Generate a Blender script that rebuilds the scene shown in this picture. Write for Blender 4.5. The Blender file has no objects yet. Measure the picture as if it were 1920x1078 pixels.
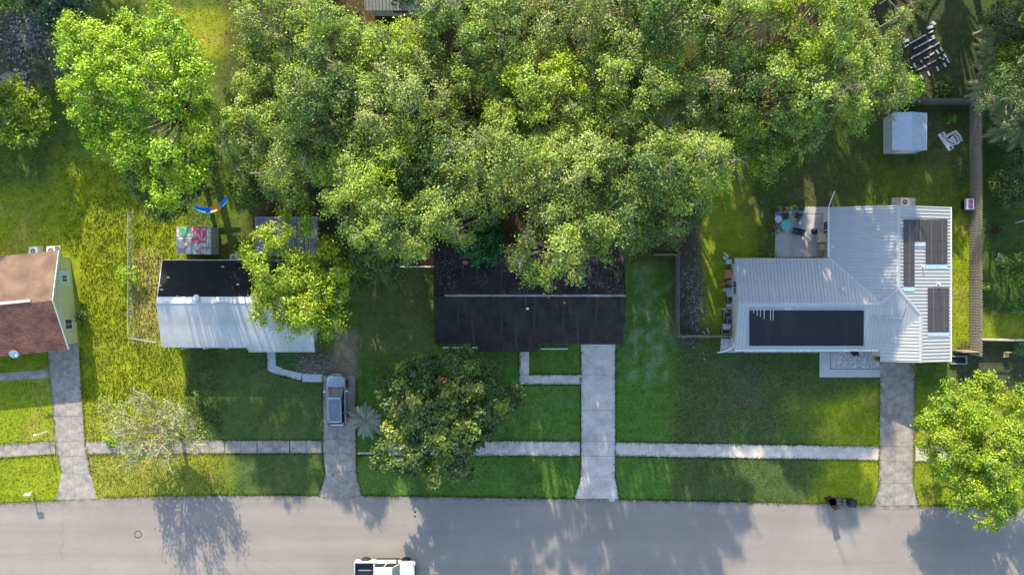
import bpy, bmesh, math, random
import numpy as np
from mathutils import Vector, Matrix
R = math.radians
random.seed(7); rng = np.random.default_rng(11)
scn = bpy.context.scene
C = scn.collection
# ------------------------------------------------------------------ camera, sky, sun, exposure
CAM_H = 70.0
S = 0.05                       # metres per photograph pixel at ground level
cam = bpy.data.cameras.new('camera'); camo = bpy.data.objects.new('camera', cam); C.objects.link(camo)
camo.location = (0, 0, CAM_H); camo.rotation_euler = (0, 0, 0)
cam.sensor_width = 36; cam.lens = 36 * CAM_H / 96.0; cam.clip_start = 1; cam.clip_end = 2000
scn.camera = camo
SUN_EL, SUN_AZ = R(26), R(12)          # light travels toward -y and a little +x
w = bpy.data.worlds.new('World'); scn.world = w; w.use_nodes = True
nt = w.node_tree; bg = nt.nodes['Background']
sky = nt.nodes.new('ShaderNodeTexSky'); sky.sky_type = 'NISHITA'; sky.sun_disc = False
sky.sun_elevation = SUN_EL; sky.sun_rotation = -SUN_AZ; sky.air_density = 1.0; sky.dust_density = 1.0
nt.links.new(sky.outputs[0], bg.inputs[0]); bg.inputs[1].default_value = 0.15
sl = bpy.data.lights.new('sun', 'SUN'); so = bpy.data.objects.new('sun', sl); C.objects.link(so)
sl.energy = 3.2; sl.angle = R(0.55); sl.color = (1.0, 0.87, 0.66)
so.rotation_euler = Vector((math.sin(SUN_AZ)*math.cos(SUN_EL), -math.cos(SUN_AZ)*math.cos(SUN_EL), -math.sin(SUN_EL))).to_track_quat('-Z', 'Y').to_euler()
so.location = (0, 0, 60)
scn.view_settings.view_transform = 'Standard'; scn.view_settings.look = 'None'
scn.view_settings.gamma = 1.0; scn.view_settings.exposure = 1.75
scn.view_settings.use_curve_mapping = False

# ------------------------------------------------------------------ helpers
def P(px, py, z=0.0):
    f = S * (1 - z / CAM_H)
    return Vector(((px - 960) * f, (539 - py) * f, z))
def on_plane(px, py, zf):                 # point of a sloping surface z = zf(x, y) seen at a photograph pixel
    z = 2.8
    for _ in range(8):
        p = P(px, py, z); z = zf(p.x, p.y)
    return P(px, py, z)
MATS = {}
def mat(name, col, rough=0.8, var=0.15, scale=3.0, fine=0.0, fscale=40.0, bump=0.0, bscale=30.0, metal=0.0, spec=0.5, col2=None, coat=0.0, thr=(0.35, 0.7), stain=0.0):
    if name in MATS: return MATS[name]
    m = bpy.data.materials.new(name); m.use_nodes = True
    n = m.node_tree.nodes; l = m.node_tree.links; b = n['Principled BSDF']
    b.inputs['Roughness'].default_value = rough; b.inputs['Metallic'].default_value = metal
    b.inputs['Specular IOR Level'].default_value = spec; b.inputs['Coat Weight'].default_value = coat
    tc = n.new('ShaderNodeTexCoord')
    t = n.new('ShaderNodeTexNoise'); t.inputs['Scale'].default_value = scale; t.inputs['Detail'].default_value = 6; t.inputs['Roughness'].default_value = 0.62
    l.new(tc.outputs['Object'], t.inputs['Vector'])
    rp = n.new('ShaderNodeValToRGB'); l.new(t.outputs['Fac'], rp.inputs[0])
    c2 = col2 if col2 else tuple(c * (1 - var) for c in col)
    c1 = col if col2 else tuple(min(1, c * (1 + var)) for c in col)
    rp.color_ramp.elements[0].position = thr[0]; rp.color_ramp.elements[0].color = (*c2, 1)
    rp.color_ramp.elements[1].position = thr[1]; rp.color_ramp.elements[1].color = (*c1, 1)
    out = rp.outputs[0]
    if stain:
        t4 = n.new('ShaderNodeTexNoise'); t4.inputs['Scale'].default_value = 0.45; t4.inputs['Detail'].default_value = 9; t4.inputs['Roughness'].default_value = .72
        gm_ = n.new('ShaderNodeNewGeometry'); l.new(gm_.outputs['Position'], t4.inputs['Vector'])
        m4 = n.new('ShaderNodeMapRange'); m4.inputs[1].default_value = .50; m4.inputs[2].default_value = .66; m4.inputs[3].default_value = 1.0; m4.inputs[4].default_value = 1-stain; l.new(t4.outputs['Fac'], m4.inputs[0])
        x4 = n.new('ShaderNodeVectorMath'); x4.operation = 'SCALE'; l.new(out, x4.inputs[0]); l.new(m4.outputs[0], x4.inputs['Scale']); out = x4.outputs[0]
    if fine:
        t2 = n.new('ShaderNodeTexNoise'); t2.inputs['Scale'].default_value = fscale; t2.inputs['Detail'].default_value = 4
        l.new(tc.outputs['Object'], t2.inputs['Vector'])
        mr = n.new('ShaderNodeMapRange'); mr.inputs[1].default_value = 0.3; mr.inputs[2].default_value = 0.7
        mr.inputs[3].default_value = 1 - fine; mr.inputs[4].default_value = 1 + fine; l.new(t2.outputs['Fac'], mr.inputs[0])
        mx = n.new('ShaderNodeVectorMath'); mx.operation = 'SCALE'; l.new(out, mx.inputs[0]); l.new(mr.outputs[0], mx.inputs['Scale']); out = mx.outputs[0]
    l.new(out, b.inputs['Base Color'])
    if bump:
        t3 = n.new('ShaderNodeTexNoise'); t3.inputs['Scale'].default_value = bscale; t3.inputs['Detail'].default_value = 5
        l.new(tc.outputs['Object'], t3.inputs['Vector'])
        bp = n.new('ShaderNodeBump'); bp.inputs['Strength'].default_value = bump; bp.inputs['Distance'].default_value = 0.05
        l.new(t3.outputs['Fac'], bp.inputs['Height']); l.new(bp.outputs[0], b.inputs['Normal'])
    MATS[name] = m
    return m
def attr_mat(name, attr, rough=0.6, trans=0.0, spec=0.3, fine=0.0, fscale=6.0, tcol=(1.0, 1.0, 0.6), bump=0.0):
    m = bpy.data.materials.new(name); m.use_nodes = True
    n = m.node_tree.nodes; l = m.node_tree.links; b = n['Principled BSDF']
    b.inputs['Roughness'].default_value = rough; b.inputs['Specular IOR Level'].default_value = spec
    a = n.new('ShaderNodeAttribute'); a.attribute_name = attr; out = a.outputs['Color']
    if fine:
        tc = n.new('ShaderNodeTexCoord'); 
        for sc, am in ((fscale, fine), (fscale * 0.22, fine * 0.8)):
            t = n.new('ShaderNodeTexNoise'); t.inputs['Scale'].default_value = sc; t.inputs['Detail'].default_value = 6; t.inputs['Roughness'].default_value = 0.7
            l.new(tc.outputs['Object'], t.inputs['Vector'])
            mr = n.new('ShaderNodeMapRange'); mr.inputs[1].default_value = 0.3; mr.inputs[2].default_value = 0.7
            mr.inputs[3].default_value = 1 - am; mr.inputs[4].default_value = 1 + am; l.new(t.outputs['Fac'], mr.inputs[0])
            mx = n.new('ShaderNodeVectorMath'); mx.operation = 'SCALE'; l.new(out, mx.inputs[0]); l.new(mr.outputs[0], mx.inputs['Scale']); out = mx.outputs[0]
    l.new(out, b.inputs['Base Color'])
    if bump:
        bp = n.new('ShaderNodeBump'); bp.inputs['Strength'].default_value = bump; bp.inputs['Distance'].default_value = 0.08
        t3 = n.new('ShaderNodeTexNoise'); t3.inputs['Scale'].default_value = 9; t3.inputs['Detail'].default_value = 6
        l.new(tc.outputs['Object'], t3.inputs['Vector']); l.new(t3.outputs['Fac'], bp.inputs['Height']); l.new(bp.outputs[0], b.inputs['Normal'])
    if trans:
        tr = n.new('ShaderNodeBsdfTranslucent'); vm = n.new('ShaderNodeVectorMath'); vm.operation = 'MULTIPLY'
        vm.inputs[1].default_value = tcol; l.new(out, vm.inputs[0]); l.new(vm.outputs[0], tr.inputs[0])
        ms = n.new('ShaderNodeMixShader'); ms.inputs[0].default_value = trans
        l.new(b.outputs[0], ms.inputs[1]); l.new(tr.outputs[0], ms.inputs[2]); l.new(ms.outputs[0], n['Material Output'].inputs[0])
    MATS[name] = m
    return m

def thing(name, label, cat, loc=(0, 0, 0), rz=0.0, group=None):
    o = bpy.data.objects.new(name, None); C.objects.link(o); o.empty_display_size = 0.2
    o.location = loc; o.rotation_euler = (0, 0, rz); o['label'] = label; o['category'] = cat
    if group: o['group'] = group
    return o
def tag(o, label, cat, group=None):
    o['label'] = label; o['category'] = cat
    if group: o['group'] = group
    return o
def link(name, me, m, parent=None, loc=None, rot=None):
    o = bpy.data.objects.new(name, me)
    if m and not me.materials: me.materials.append(m)
    C.objects.link(o)
    if parent: o.parent = parent
    if loc is not None: o.location = loc
    if rot is not None: o.rotation_euler = rot
    return o
def pyd(name, v, f, m, parent=None, loc=None, rot=None, smooth=False):
    me = bpy.data.meshes.new(name); me.from_pydata([tuple(q) for q in v], [], f); me.update()
    if smooth: me.polygons.foreach_set('use_smooth', [True] * len(me.polygons))
    else: me.shade_flat()
    return link(name, me, m, parent, loc, rot)
class MB:                                   # collects shapes that belong to ONE part
    def __init__(s): s.v = []; s.f = []
    def add(s, v, f):
        o = len(s.v); s.v += [tuple(q) for q in v]; s.f += [tuple(i + o for i in q) for q in f]; return s
    def box(s, x0, x1, y0, y1, z0, z1, M=None):
        v = [(x0,y0,z0),(x1,y0,z0),(x1,y1,z0),(x0,y1,z0),(x0,y0,z1),(x1,y0,z1),(x1,y1,z1),(x0,y1,z1)]
        if M is not None: v = [M @ Vector(q) for q in v]
        return s.add(v, [(3,2,1,0),(4,5,6,7),(0,1,5,4),(1,2,6,5),(2,3,7,6),(3,0,4,7)])
    def bar(s, a, b, wd, ht):               # box beam between two points
        a = Vector(a); b = Vector(b); d = b - a; L = d.length; q = d.to_track_quat('X', 'Z').to_matrix().to_4x4()
        return s.box(0, L, -wd/2, wd/2, -ht/2, ht/2, Matrix.Translation(a) @ q)
    def tube(s, pts, rad, n=6, cap=True):
        pts = [Vector(p) for p in pts]; k = len(pts); o = len(s.v)
        for i, p in enumerate(pts):
            d = (pts[min(i+1, k-1)] - pts[max(i-1, 0)])
            if d.length < 1e-9: d = Vector((0, 0, 1))
            d.normalize()
            u = d.cross(Vector((0, 0, 1)) if abs(d.z) < 0.95 else Vector((1, 0, 0))).normalized(); v = d.cross(u)
            r = rad[i] if hasattr(rad, '__len__') else rad
            for j in range(n):
                a = 2 * math.pi * j / n; s.v.append(tuple(p + u * (r * math.cos(a)) + v * (r * math.sin(a))))
        for i in range(k - 1):
            for j in range(n):
                s.f.append((o + i*n + j, o + i*n + (j+1) % n, o + (i+1)*n + (j+1) % n, o + (i+1)*n + j))
        if cap:
            s.f.append(tuple(o + j for j in range(n))[::-1]); s.f.append(tuple(o + (k-1)*n + j for j in range(n)))
        return s
    def lathe(s, prof, c=(0, 0, 0), n=14):  # profile of (radius, z)
        o = len(s.v)
        for r, z in prof:
            for j in range(n):
                a = 2 * math.pi * j / n; s.v.append((c[0] + r*math.cos(a), c[1] + r*math.sin(a), c[2] + z))
        for i in range(len(prof) - 1):
            for j in range(n):
                s.f.append((o + i*n + j, o + i*n + (j+1) % n, o + (i+1)*n + (j+1) % n, o + (i+1)*n + j))
        s.f.append(tuple(o + j for j in range(n))[::-1]); s.f.append(tuple(o + (len(prof)-1)*n + j for j in range(n)))
        return s
    def prism(s, poly, z0, z1):             # polygon (counter-clockwise) from z0 to z1
        n = len(poly)
        v = [(p[0], p[1], z0) for p in poly] + [(p[0], p[1], z1) for p in poly]
        f = [tuple(range(n))[::-1], tuple(range(n, 2*n))] + [(i, (i+1) % n, n + (i+1) % n, n + i) for i in range(n)]
        return s.add(v, f)
    def build(s, name, m, parent=None, loc=None, rot=None, smooth=False): return pyd(name, s.v, s.f, m, parent, loc, rot, smooth)

_T = rng.random((256, 256))
def vnoise(x, y, sc, seed=0):
    x = np.asarray(x) / sc + seed * 17.31; y = np.asarray(y) / sc + seed * 9.77
    xi = np.floor(x).astype(int); yi = np.floor(y).astype(int); fx = x - xi; fy = y - yi
    fx = fx*fx*(3-2*fx); fy = fy*fy*(3-2*fy)
    a = _T[xi % 256, yi % 256]; b = _T[(xi+1) % 256, yi % 256]; c = _T[xi % 256, (yi+1) % 256]; d = _T[(xi+1) % 256, (yi+1) % 256]
    return (a*(1-fx) + b*fx)*(1-fy) + (c*(1-fx) + d*fx)*fy
def fbm(x, y, sc, seed=0, o=4):
    t = 0; a = 0.5; n = 0
    for i in range(o): t = t + a*vnoise(x, y, sc/2**i, seed+i); n += a; a *= 0.5
    return t / n

# ------------------------------------------------------------------ materials
leafm = attr_mat('leaf', 'leafcol', rough=0.45, trans=0.24, spec=0.32, tcol=(1.15, 1.2, 0.45))
barkm = mat('bark_grey_brown', (0.22, 0.18, 0.13), 0.9, 0.35, 5, bump=0.5, bscale=14)
barkr = mat('bark_reddish', (0.26, 0.14, 0.08), 0.9, 0.35, 5, bump=0.5, bscale=14)
barkp = mat('bark_pale_dry', (0.34, 0.29, 0.20), 0.9, 0.2, 6)
grassm = attr_mat('grass_blade', 'leafcol', rough=0.6, trans=0.3, spec=0.2, tcol=(1.1, 1.1, 0.5))
groundm = attr_mat('lawn_soil', 'gcol', rough=0.95, spec=0.1, fine=0.28, fscale=7.0, bump=0.6)
def road_material():
    m = bpy.data.materials.new('road_asphalt_worn'); m.use_nodes = True; n = m.node_tree.nodes; l = m.node_tree.links; b = n['Principled BSDF']
    b.inputs['Roughness'].default_value = .9; b.inputs['Specular IOR Level'].default_value = .25
    tc = n.new('ShaderNodeTexCoord')
    def noise(sx, sy, sc, det=6):
        mp = n.new('ShaderNodeMapping'); mp.inputs['Scale'].default_value = (sx, sy, 1); l.new(tc.outputs['Object'], mp.inputs[0]); t = n.new('ShaderNodeTexNoise'); t.inputs['Scale'].default_value = sc; t.inputs['Detail'].default_value = det; t.inputs['Roughness'].default_value = .65; l.new(mp.outputs[0], t.inputs['Vector']); return t.outputs['Fac']
    def rng_(f, a, b_, c, d): mr = n.new('ShaderNodeMapRange'); l.new(f, mr.inputs[0]); mr.inputs[1].default_value = a; mr.inputs[2].default_value = b_; mr.inputs[3].default_value = c; mr.inputs[4].default_value = d; return mr.outputs[0]
    def mul(a, b_): v = n.new('ShaderNodeMath'); v.operation = 'MULTIPLY'; l.new(a, v.inputs[0]); l.new(b_, v.inputs[1]); return v.outputs[0]
    f = mul(rng_(noise(.03, .55, 1.0), .3, .7, .88, 1.10), rng_(noise(1, 1, .18), .35, .65, .92, 1.07))   # long worn bands, broad patches
    f = mul(f, rng_(noise(1, 1, 11, 4), .3, .7, .93, 1.07)); f = mul(f, rng_(noise(1, 1, 1.1, 8), .66, .76, 1.0, .86))     # grit, small stains
    mp = n.new('ShaderNodeMapping'); mp.inputs['Scale'].default_value = (.5, .9, 1); l.new(tc.outputs['Object'], mp.inputs[0])
    dn = n.new('ShaderNodeTexNoise'); dn.inputs['Scale'].default_value = 1.4; dn.inputs['Detail'].default_value = 6; l.new(tc.outputs['Object'], dn.inputs['Vector'])
    va = n.new('ShaderNodeVectorMath'); va.operation = 'MULTIPLY_ADD'; va.inputs[1].default_value = (.55, .55, 0); l.new(dn.outputs['Color'], va.inputs[0]); l.new(mp.outputs[0], va.inputs[2])
    vo = n.new('ShaderNodeTexVoronoi'); vo.feature = 'DISTANCE_TO_EDGE'; vo.inputs['Scale'].default_value = .16; l.new(va.outputs[0], vo.inputs['Vector'])
    cr = rng_(vo.outputs['Distance'], .0, .004, .86, 1.0); f = mul(f, cr)
    at = n.new('ShaderNodeAttribute'); at.attribute_name = 'edge'
    ed = mul(at.outputs['Fac'], rng_(noise(1, 1, 1.7), .42, .6, 0, 1.0))
    sc = n.new('ShaderNodeVectorMath'); sc.operation = 'SCALE'; sc.inputs[0].default_value = (0.228, 0.202, 0.178); l.new(f, sc.inputs['Scale'])
    mx = n.new('ShaderNodeMix'); mx.data_type = 'RGBA'; l.new(ed, mx.inputs['Factor']); l.new(sc.outputs[0], mx.inputs[6]); mx.inputs[7].default_value = (0.115, 0.10, 0.07, 1); l.new(mx.outputs[2], b.inputs['Base Color'])
    bp = n.new('ShaderNodeBump'); bp.inputs['Strength'].default_value = .15; bp.inputs['Distance'].default_value = .03; l.new(noise(1, 1, 40, 3), bp.inputs['Height']); l.new(bp.outputs[0], b.inputs['Normal'])
    return m
roadm = road_material()
concm = mat('concrete', (0.49, 0.435, 0.38), 0.9, 0.17, 0.9, fine=0.09, fscale=14, bump=0.1, spec=0.25, stain=.28)
concw = mat('concrete_weathered', (0.265, 0.24, 0.212), 0.9, 0.28, 1.6, fine=0.12, fscale=14, bump=0.15, spec=0.25, stain=.4)
concb = mat('concrete_painted_pale', (0.40, 0.40, 0.39), 0.8, 0.08, 1.2, fine=0.04, spec=0.3)
whitem = mat('white_paint', (0.60, 0.60, 0.58), 0.5, 0.05, 3)
wroof = mat('white_roof_metal', (0.36, 0.365, 0.36), 0.45, 0.06, 0.7, fine=0.03, fscale=9, spec=0.35)
wroofb = mat('aged_white_roof_coating', (0.37, 0.38, 0.37), 0.6, 0.16, 0.5, fine=0.05, fscale=6, spec=0.3)
blackroof = mat('black_roof_membrane', (0.011, 0.011, 0.012), 0.8, 0.35, 1.2, fine=0.3, fscale=6, spec=0.2)
darkglass = mat('dark_glass', (0.012, 0.015, 0.018), 0.05, 0.1, 1, spec=0.6)
screenglass = mat('windscreen_glass', (0.085, 0.10, 0.115), 0.12, 0.05, 1, spec=0.6)
winglass = mat('window_glass', (0.06, 0.085, 0.09), 0.08, 0.2, 2, spec=0.6)
blackrub = mat('black_rubber', (0.015, 0.015, 0.016), 0.75, 0.2, 8)
blackpl = mat('black_plastic', (0.018, 0.018, 0.02), 0.45, 0.2, 6)
solarm = mat('black_collector_mat', (0.010, 0.0105, 0.013), 0.55, 0.25, 1.5, fine=0.15, fscale=5, spec=0.3)
solarp = mat('brown_black_panel', (0.052, 0.046, 0.048), 0.5, 0.12, 1.5, spec=0.35)
silver = mat('silver_paint', (0.27, 0.295, 0.32), 0.28, 0.03, 2, metal=0.55, coat=0.5)
silver2 = mat('grey_blue_roof_glass', (0.11, 0.14, 0.17), 0.15, 0.05, 2, coat=0.5)
truckw = mat('white_car_paint', (0.45, 0.46, 0.46), 0.3, 0.02, 2, coat=0.5)
chrome = mat('chrome', (0.6, 0.6, 0.62), 0.2, 0.05, 5, metal=1.0)
redlens = mat('red_lens', (0.35, 0.02, 0.02), 0.2, 0.1, 5)
lampm = mat('headlamp', (0.7, 0.72, 0.75), 0.1, 0.1, 5, spec=0.7)
woodg = mat('weathered_fence_wood', (0.30, 0.26, 0.20), 0.9, 0.28, 3, fine=0.15, fscale=18)
woodd = mat('grey_fence_wood', (0.17, 0.15, 0.125), 0.9, 0.3, 3, fine=0.15, fscale=18)
yellowst = mat('yellow_stucco', (0.47, 0.48, 0.22), 0.9, 0.07, 2.5, fine=0.05, fscale=20)
mintst = mat('mint_paint', (0.42, 0.55, 0.52), 0.7, 0.06, 3)
creamst = mat('cream_stucco', (0.50, 0.47, 0.40), 0.9, 0.08, 2)
greyst = mat('grey_stucco', (0.36, 0.36, 0.35), 0.9, 0.08, 2)
metalg = mat('galvanised_metal', (0.42, 0.45, 0.47), 0.45, 0.12, 2.5, metal=0.3)
shedm = mat('pale_blue_shed_metal', (0.36, 0.44, 0.52), 0.4, 0.06, 2.0, metal=0.15, fine=0.03, fscale=12)
tealm = mat('teal_plastic', (0.08, 0.36, 0.30), 0.4, 0.1, 6)
terram = mat('terracotta', (0.42, 0.17, 0.09), 0.8, 0.2, 6)
gravelw = mat('white_gravel_bed', (0.40, 0.39, 0.39), 0.95, 0.3, 3.5, fine=0.45, fscale=11, bump=0.9, bscale=14)
soilm = mat('dark_soil', (0.035, 0.028, 0.024), 0.95, 0.4, 4, fine=0.3, fscale=20, bump=0.6)
mulchm = mat('red_mulch', (0.17, 0.075, 0.045), 0.95, 0.4, 3, fine=0.4, fscale=14, bump=0.6)
purplem = mat('purple_print', (0.30, 0.10, 0.33), 0.6, 0.3, 9)
orangem = mat('orange_paint', (0.62, 0.20, 0.05), 0.6, 0.15, 6)
redm = mat('faded_red_paint', (0.50, 0.07, 0.09), 0.6, 0.0, 2.2, col2=(0.55, 0.40, 0.40), thr=(0.38, 0.5))
greenp = mat('faded_green_paint', (0.05, 0.27, 0.13), 0.6, 0.0, 2.6, col2=(0.40, 0.40, 0.36), thr=(0.38, 0.52))
rustw = mat('white_rusty_sheet', (0.50, 0.47, 0.44), 0.7, 0.0, 1.6, col2=(0.30, 0.19, 0.15), fine=0.15, fscale=9, thr=(0.40, 0.56))
bluehm = mat('blue_canvas', (0.02, 0.22, 0.62), 0.8, 0.1, 5)
orahm = mat('orange_canvas', (0.62, 0.27, 0.07), 0.8, 0.1, 5)
creamp = mat('cream_plastic', (0.55, 0.52, 0.38), 0.5, 0.08, 4)
pavm = mat('pale_paver', (0.46, 0.45, 0.44), 0.9, 0.15, 6)

def shingle_mat(name, c1, c2, mort, stain=None):
    m = bpy.data.materials.new(name); m.use_nodes = True; n = m.node_tree.nodes; l = m.node_tree.links; b = n['Principled BSDF']
    b.inputs['Roughness'].default_value = 0.95; b.inputs['Specular IOR Level'].default_value = 0.15
    uv = n.new('ShaderNodeUVMap'); uv.uv_map = 'uv'
    br = n.new('ShaderNodeTexBrick'); br.inputs['Scale'].default_value = 1.0; br.inputs['Brick Width'].default_value = 0.32; br.inputs['Row Height'].default_value = 0.16
    br.inputs['Mortar Size'].default_value = 0.006; br.inputs['Color1'].default_value = (*c1, 1); br.inputs['Color2'].default_value = (*c2, 1); br.inputs['Mortar'].default_value = (*mort, 1)
    l.new(uv.outputs[0], br.inputs['Vector'])
    t = n.new('ShaderNodeTexNoise'); t.inputs['Scale'].default_value = 0.55; t.inputs['Detail'].default_value = 7; l.new(uv.outputs[0], t.inputs['Vector'])
    mr = n.new('ShaderNodeMapRange'); mr.inputs[1].default_value = 0.35; mr.inputs[2].default_value = 0.68; mr.inputs[3].default_value = 0.72; mr.inputs[4].default_value = 1.3
    l.new(t.outputs['Fac'], mr.inputs[0])
    mx = n.new('ShaderNodeVectorMath'); mx.operation = 'SCALE'; l.new(br.outputs['Color'], mx.inputs[0]); l.new(mr.outputs[0], mx.inputs['Scale'])
    out = mx.outputs[0]
    if stain:
        mp = n.new('ShaderNodeMapping'); mp.inputs['Scale'].default_value = (1.6, 0.16, 1); l.new(uv.outputs[0], mp.inputs[0])
        t2 = n.new('ShaderNodeTexNoise'); t2.inputs['Scale'].default_value = 1.5; t2.inputs['Detail'].default_value = 5; l.new(mp.outputs[0], t2.inputs['Vector'])
        r2 = n.new('ShaderNodeMapRange'); r2.inputs[1].default_value = 0.56; r2.inputs[2].default_value = 0.74; r2.inputs[4].default_value = 0.8; l.new(t2.outputs['Fac'], r2.inputs[0])
        mc = n.new('ShaderNodeMix'); mc.data_type = 'RGBA'; l.new(r2.outputs[0], mc.inputs['Factor']); l.new(out, mc.inputs[6]); mc.inputs[7].default_value = (*stain, 1); out = mc.outputs[2]
    l.new(out, b.inputs['Base Color']); MATS[name] = m; return m
shA = shingle_mat('red_brown_shingle', (0.225, 0.105, 0.072), (0.15, 0.07, 0.05), (0.06, 0.035, 0.03))
shAn = shingle_mat('tan_shingle', (0.185, 0.122, 0.088), (0.170, 0.112, 0.08), (0.155, 0.10, 0.073))
shC = shingle_mat('dark_brown_shingle', (0.046, 0.036, 0.034), (0.032, 0.026, 0.026), (0.016, 0.013, 0.013), stain=(0.10, 0.08, 0.072))

# ------------------------------------------------------------------ ground
def px_of(x, y): return x / S + 960, 539 - y / S
def band(v, a, b, s): return np.clip((v - a) / s + 0.5, 0, 1) * np.clip((b - v) / s + 0.5, 0, 1)
def road_edge(px): return np.interp(px, [-600, 0, 180, 300, 500, 680, 1080, 1400, 1560, 1640, 1750, 1920, 2500], [968, 943, 934, 929.5, 928, 929, 935, 941, 944.5, 947, 948.5, 950, 958])
def ground_col(x, y):
    px, py = px_of(x, y); n1 = fbm(x, y, 6, 1); n2 = fbm(x, y, 1.6, 2); n3 = fbm(x, y, 12, 3); n4 = fbm(x, y, .75, 6, 3)
    px = px + (n2 - .5) * 14; py = py + (fbm(x, y, 1.6, 5) - .5) * 14
    def mixc(c, m, d): return c * (1 - m[..., None]) + np.array(d) * m[..., None]
    N0 = np.clip
    c = np.zeros(np.shape(x) + (3,)) + np.array((0.085, 0.125, 0.020))                # ordinary lawn
    c = mixc(c, N0((n1 - .5) * 5, 0, 1) * .6, (0.060, 0.100, 0.018)); c = mixc(c, N0((n2 - .55) * 6, 0, 1) * .35, (0.14, 0.13, 0.04))
    dry = band(px, -500, 348, 16) * band(py, 300, 1000, 60)                             # dry grass of the left lots; sunlight on lawns painted in as yellow
    dry = np.maximum(dry, band(px + (n1 - .5) * 90, 300, 410, 60) * band(py, 830, 1000, 30))
    dry = np.maximum(dry, band(px + (n1 - .5) * 120, 1500, 2200, 60) * band(py + (n1 - .5) * 60, 735, 1000, 40)); dry = np.maximum(dry, band(px, 1778, 1819, 6) * band(py, 330, 670, 40))  # sunlit lawn on the right painted yellower
    dry = np.maximum(dry, band(px, 1312, 1415, 26) * band(py, 340, 620, 40) * .9); dry = np.maximum(dry, band(px, 330, 452, 10) * band(py, 20, 110, 10)); dry = np.maximum(dry, band(px, 1842, 1925, 10) * band(py, 585, 640, 14) * .7)  # yellow patches put sunlight into the turf colour
    dry = np.maximum(dry, band(px, 250, 345, 14) * band(py, 380, 660, 30)); dry = dry * (1 - band(px, -300, 95, 30) * band(py, 200, 350, 40))  # yellow left out near the left edge to paint in tree shade
    c = mixc(c, dry, (0.192, 0.235, 0.014)); c = mixc(c, dry * N0((n1 - .47) * 5, 0, 1) * .6, (0.150, 0.200, 0.014)); c = mixc(c, dry * N0((n2 - .55) * 6, 0, 1) * .5, (0.29, 0.235, 0.05))
    strip = band(px, 130, 300, 30) * band(py, 330, 830, 40)                             # long rough grass
    c = mixc(c, strip * .5, (0.25, 0.27, 0.012)); c = mixc(c, strip * N0((n2 - .5) * 6, 0, 1) * .6, (0.13, 0.18, 0.012)); c = mixc(c, strip * N0((n4 - .58) * 8, 0, 1) * .5, (0.10, 0.14, 0.012))
    c = mixc(c, band(px, 252, 300, 14) * band(py, 470, 640, 30) * .6, (0.31, 0.23, 0.09))
    c = mixc(c, band(px, 175, 400, 40) * band(py, 770, 930, 40) * .45 * N0(n1 * 2 - .4, 0, 1), (0.28, 0.24, 0.06))
    bl = band(px, 352, 606, 16) * band(py, 660, 930, 14) * (1 - band(px + (n1 - .5) * 90, 250, 410, 60) * band(py, 830, 1000, 30)); c = mixc(c, bl * .9, (0.052, 0.090, 0.024)); c = mixc(c, bl * N0((n2 - .56) * 6, 0, 1) * .4, (0.09, 0.115, 0.035))  # front lawn greened and darkened: its shade is put into the colour
    rich = band(px, 668, 1258, 26) * band(py, 500, 940, 14); c = mixc(c, rich, (0.078, 0.152, 0.024))
    c = mixc(c, rich * N0((n2 - .54) * 6, 0, 1) * .6, (0.085, 0.150, 0.030)); c = mixc(c, rich * N0((n1 - .55) * 7, 0, 1) * .5, (0.045, 0.095, 0.018))
    c = mixc(c, band(px, 670, 815, 20) * band(py, 500, 665, 20) * .8, (0.120, 0.135, 0.040))
    pal = band(px, 1180, 1262, 20) * band(py, 480, 720, 30) * N0((n4*.65+n2*.35 - .5) * 12, 0, 1); c = mixc(c, pal * .65, (0.16, 0.215, 0.10))
    pal = band(px, 975, 1090, 20) * band(py, 725, 830, 20) * N0((n4*.65+n2*.35 - .55) * 12, 0, 1); c = mixc(c, pal * .4, (0.14, 0.20, 0.08))
    dl = band(px, 1262, 1650, 26) * band(py, 640, 945, 12) * (1 - band(px + (n1 - .5) * 120, 1500, 2200, 60) * band(py + (n1 - .5) * 60, 735, 1000, 40)); c = mixc(c, dl * .9, (0.058, 0.092, 0.026))  # shade over this front lawn painted as darker green
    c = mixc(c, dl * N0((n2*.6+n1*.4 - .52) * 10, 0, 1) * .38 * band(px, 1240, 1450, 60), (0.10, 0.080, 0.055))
    c = mixc(c, band(px, 1262, 1312, 16) * band(py, 300, 640, 20) * .85, (0.085, 0.070, 0.055))          # bare strip by the fence
    back = band(px, 1400, 1818, 40) * band(py, 170, 400, 30); c = mixc(c, back * .8, (0.055, 0.085, 0.020))  # back yard shade painted in as dark green
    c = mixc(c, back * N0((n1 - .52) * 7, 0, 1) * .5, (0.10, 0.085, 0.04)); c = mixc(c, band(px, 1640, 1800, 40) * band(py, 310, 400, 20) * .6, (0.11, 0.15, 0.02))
    c = mixc(c, band(px, 1845, 2100, 20) * band(py, -200, 590, 20) * .7, (0.040, 0.080, 0.020)); c = mixc(c, band(px, 1690, 1850, 20) * band(py, -200, 185, 20) * .8, (0.040, 0.050, 0.026))  # lawn beyond the fence darkened, carrying its shade in the colour
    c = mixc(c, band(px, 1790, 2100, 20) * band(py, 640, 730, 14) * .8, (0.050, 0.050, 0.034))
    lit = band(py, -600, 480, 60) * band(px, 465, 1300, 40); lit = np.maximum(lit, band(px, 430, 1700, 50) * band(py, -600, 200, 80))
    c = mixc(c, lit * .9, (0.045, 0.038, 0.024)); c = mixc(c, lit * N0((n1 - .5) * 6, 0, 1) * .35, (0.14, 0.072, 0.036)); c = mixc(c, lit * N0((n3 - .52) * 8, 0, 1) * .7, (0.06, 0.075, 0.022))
    c = mixc(c, band(px, -400, 130, 30) * band(py, -300, 160, 30) * .8, (0.085, 0.090, 0.070))
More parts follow.
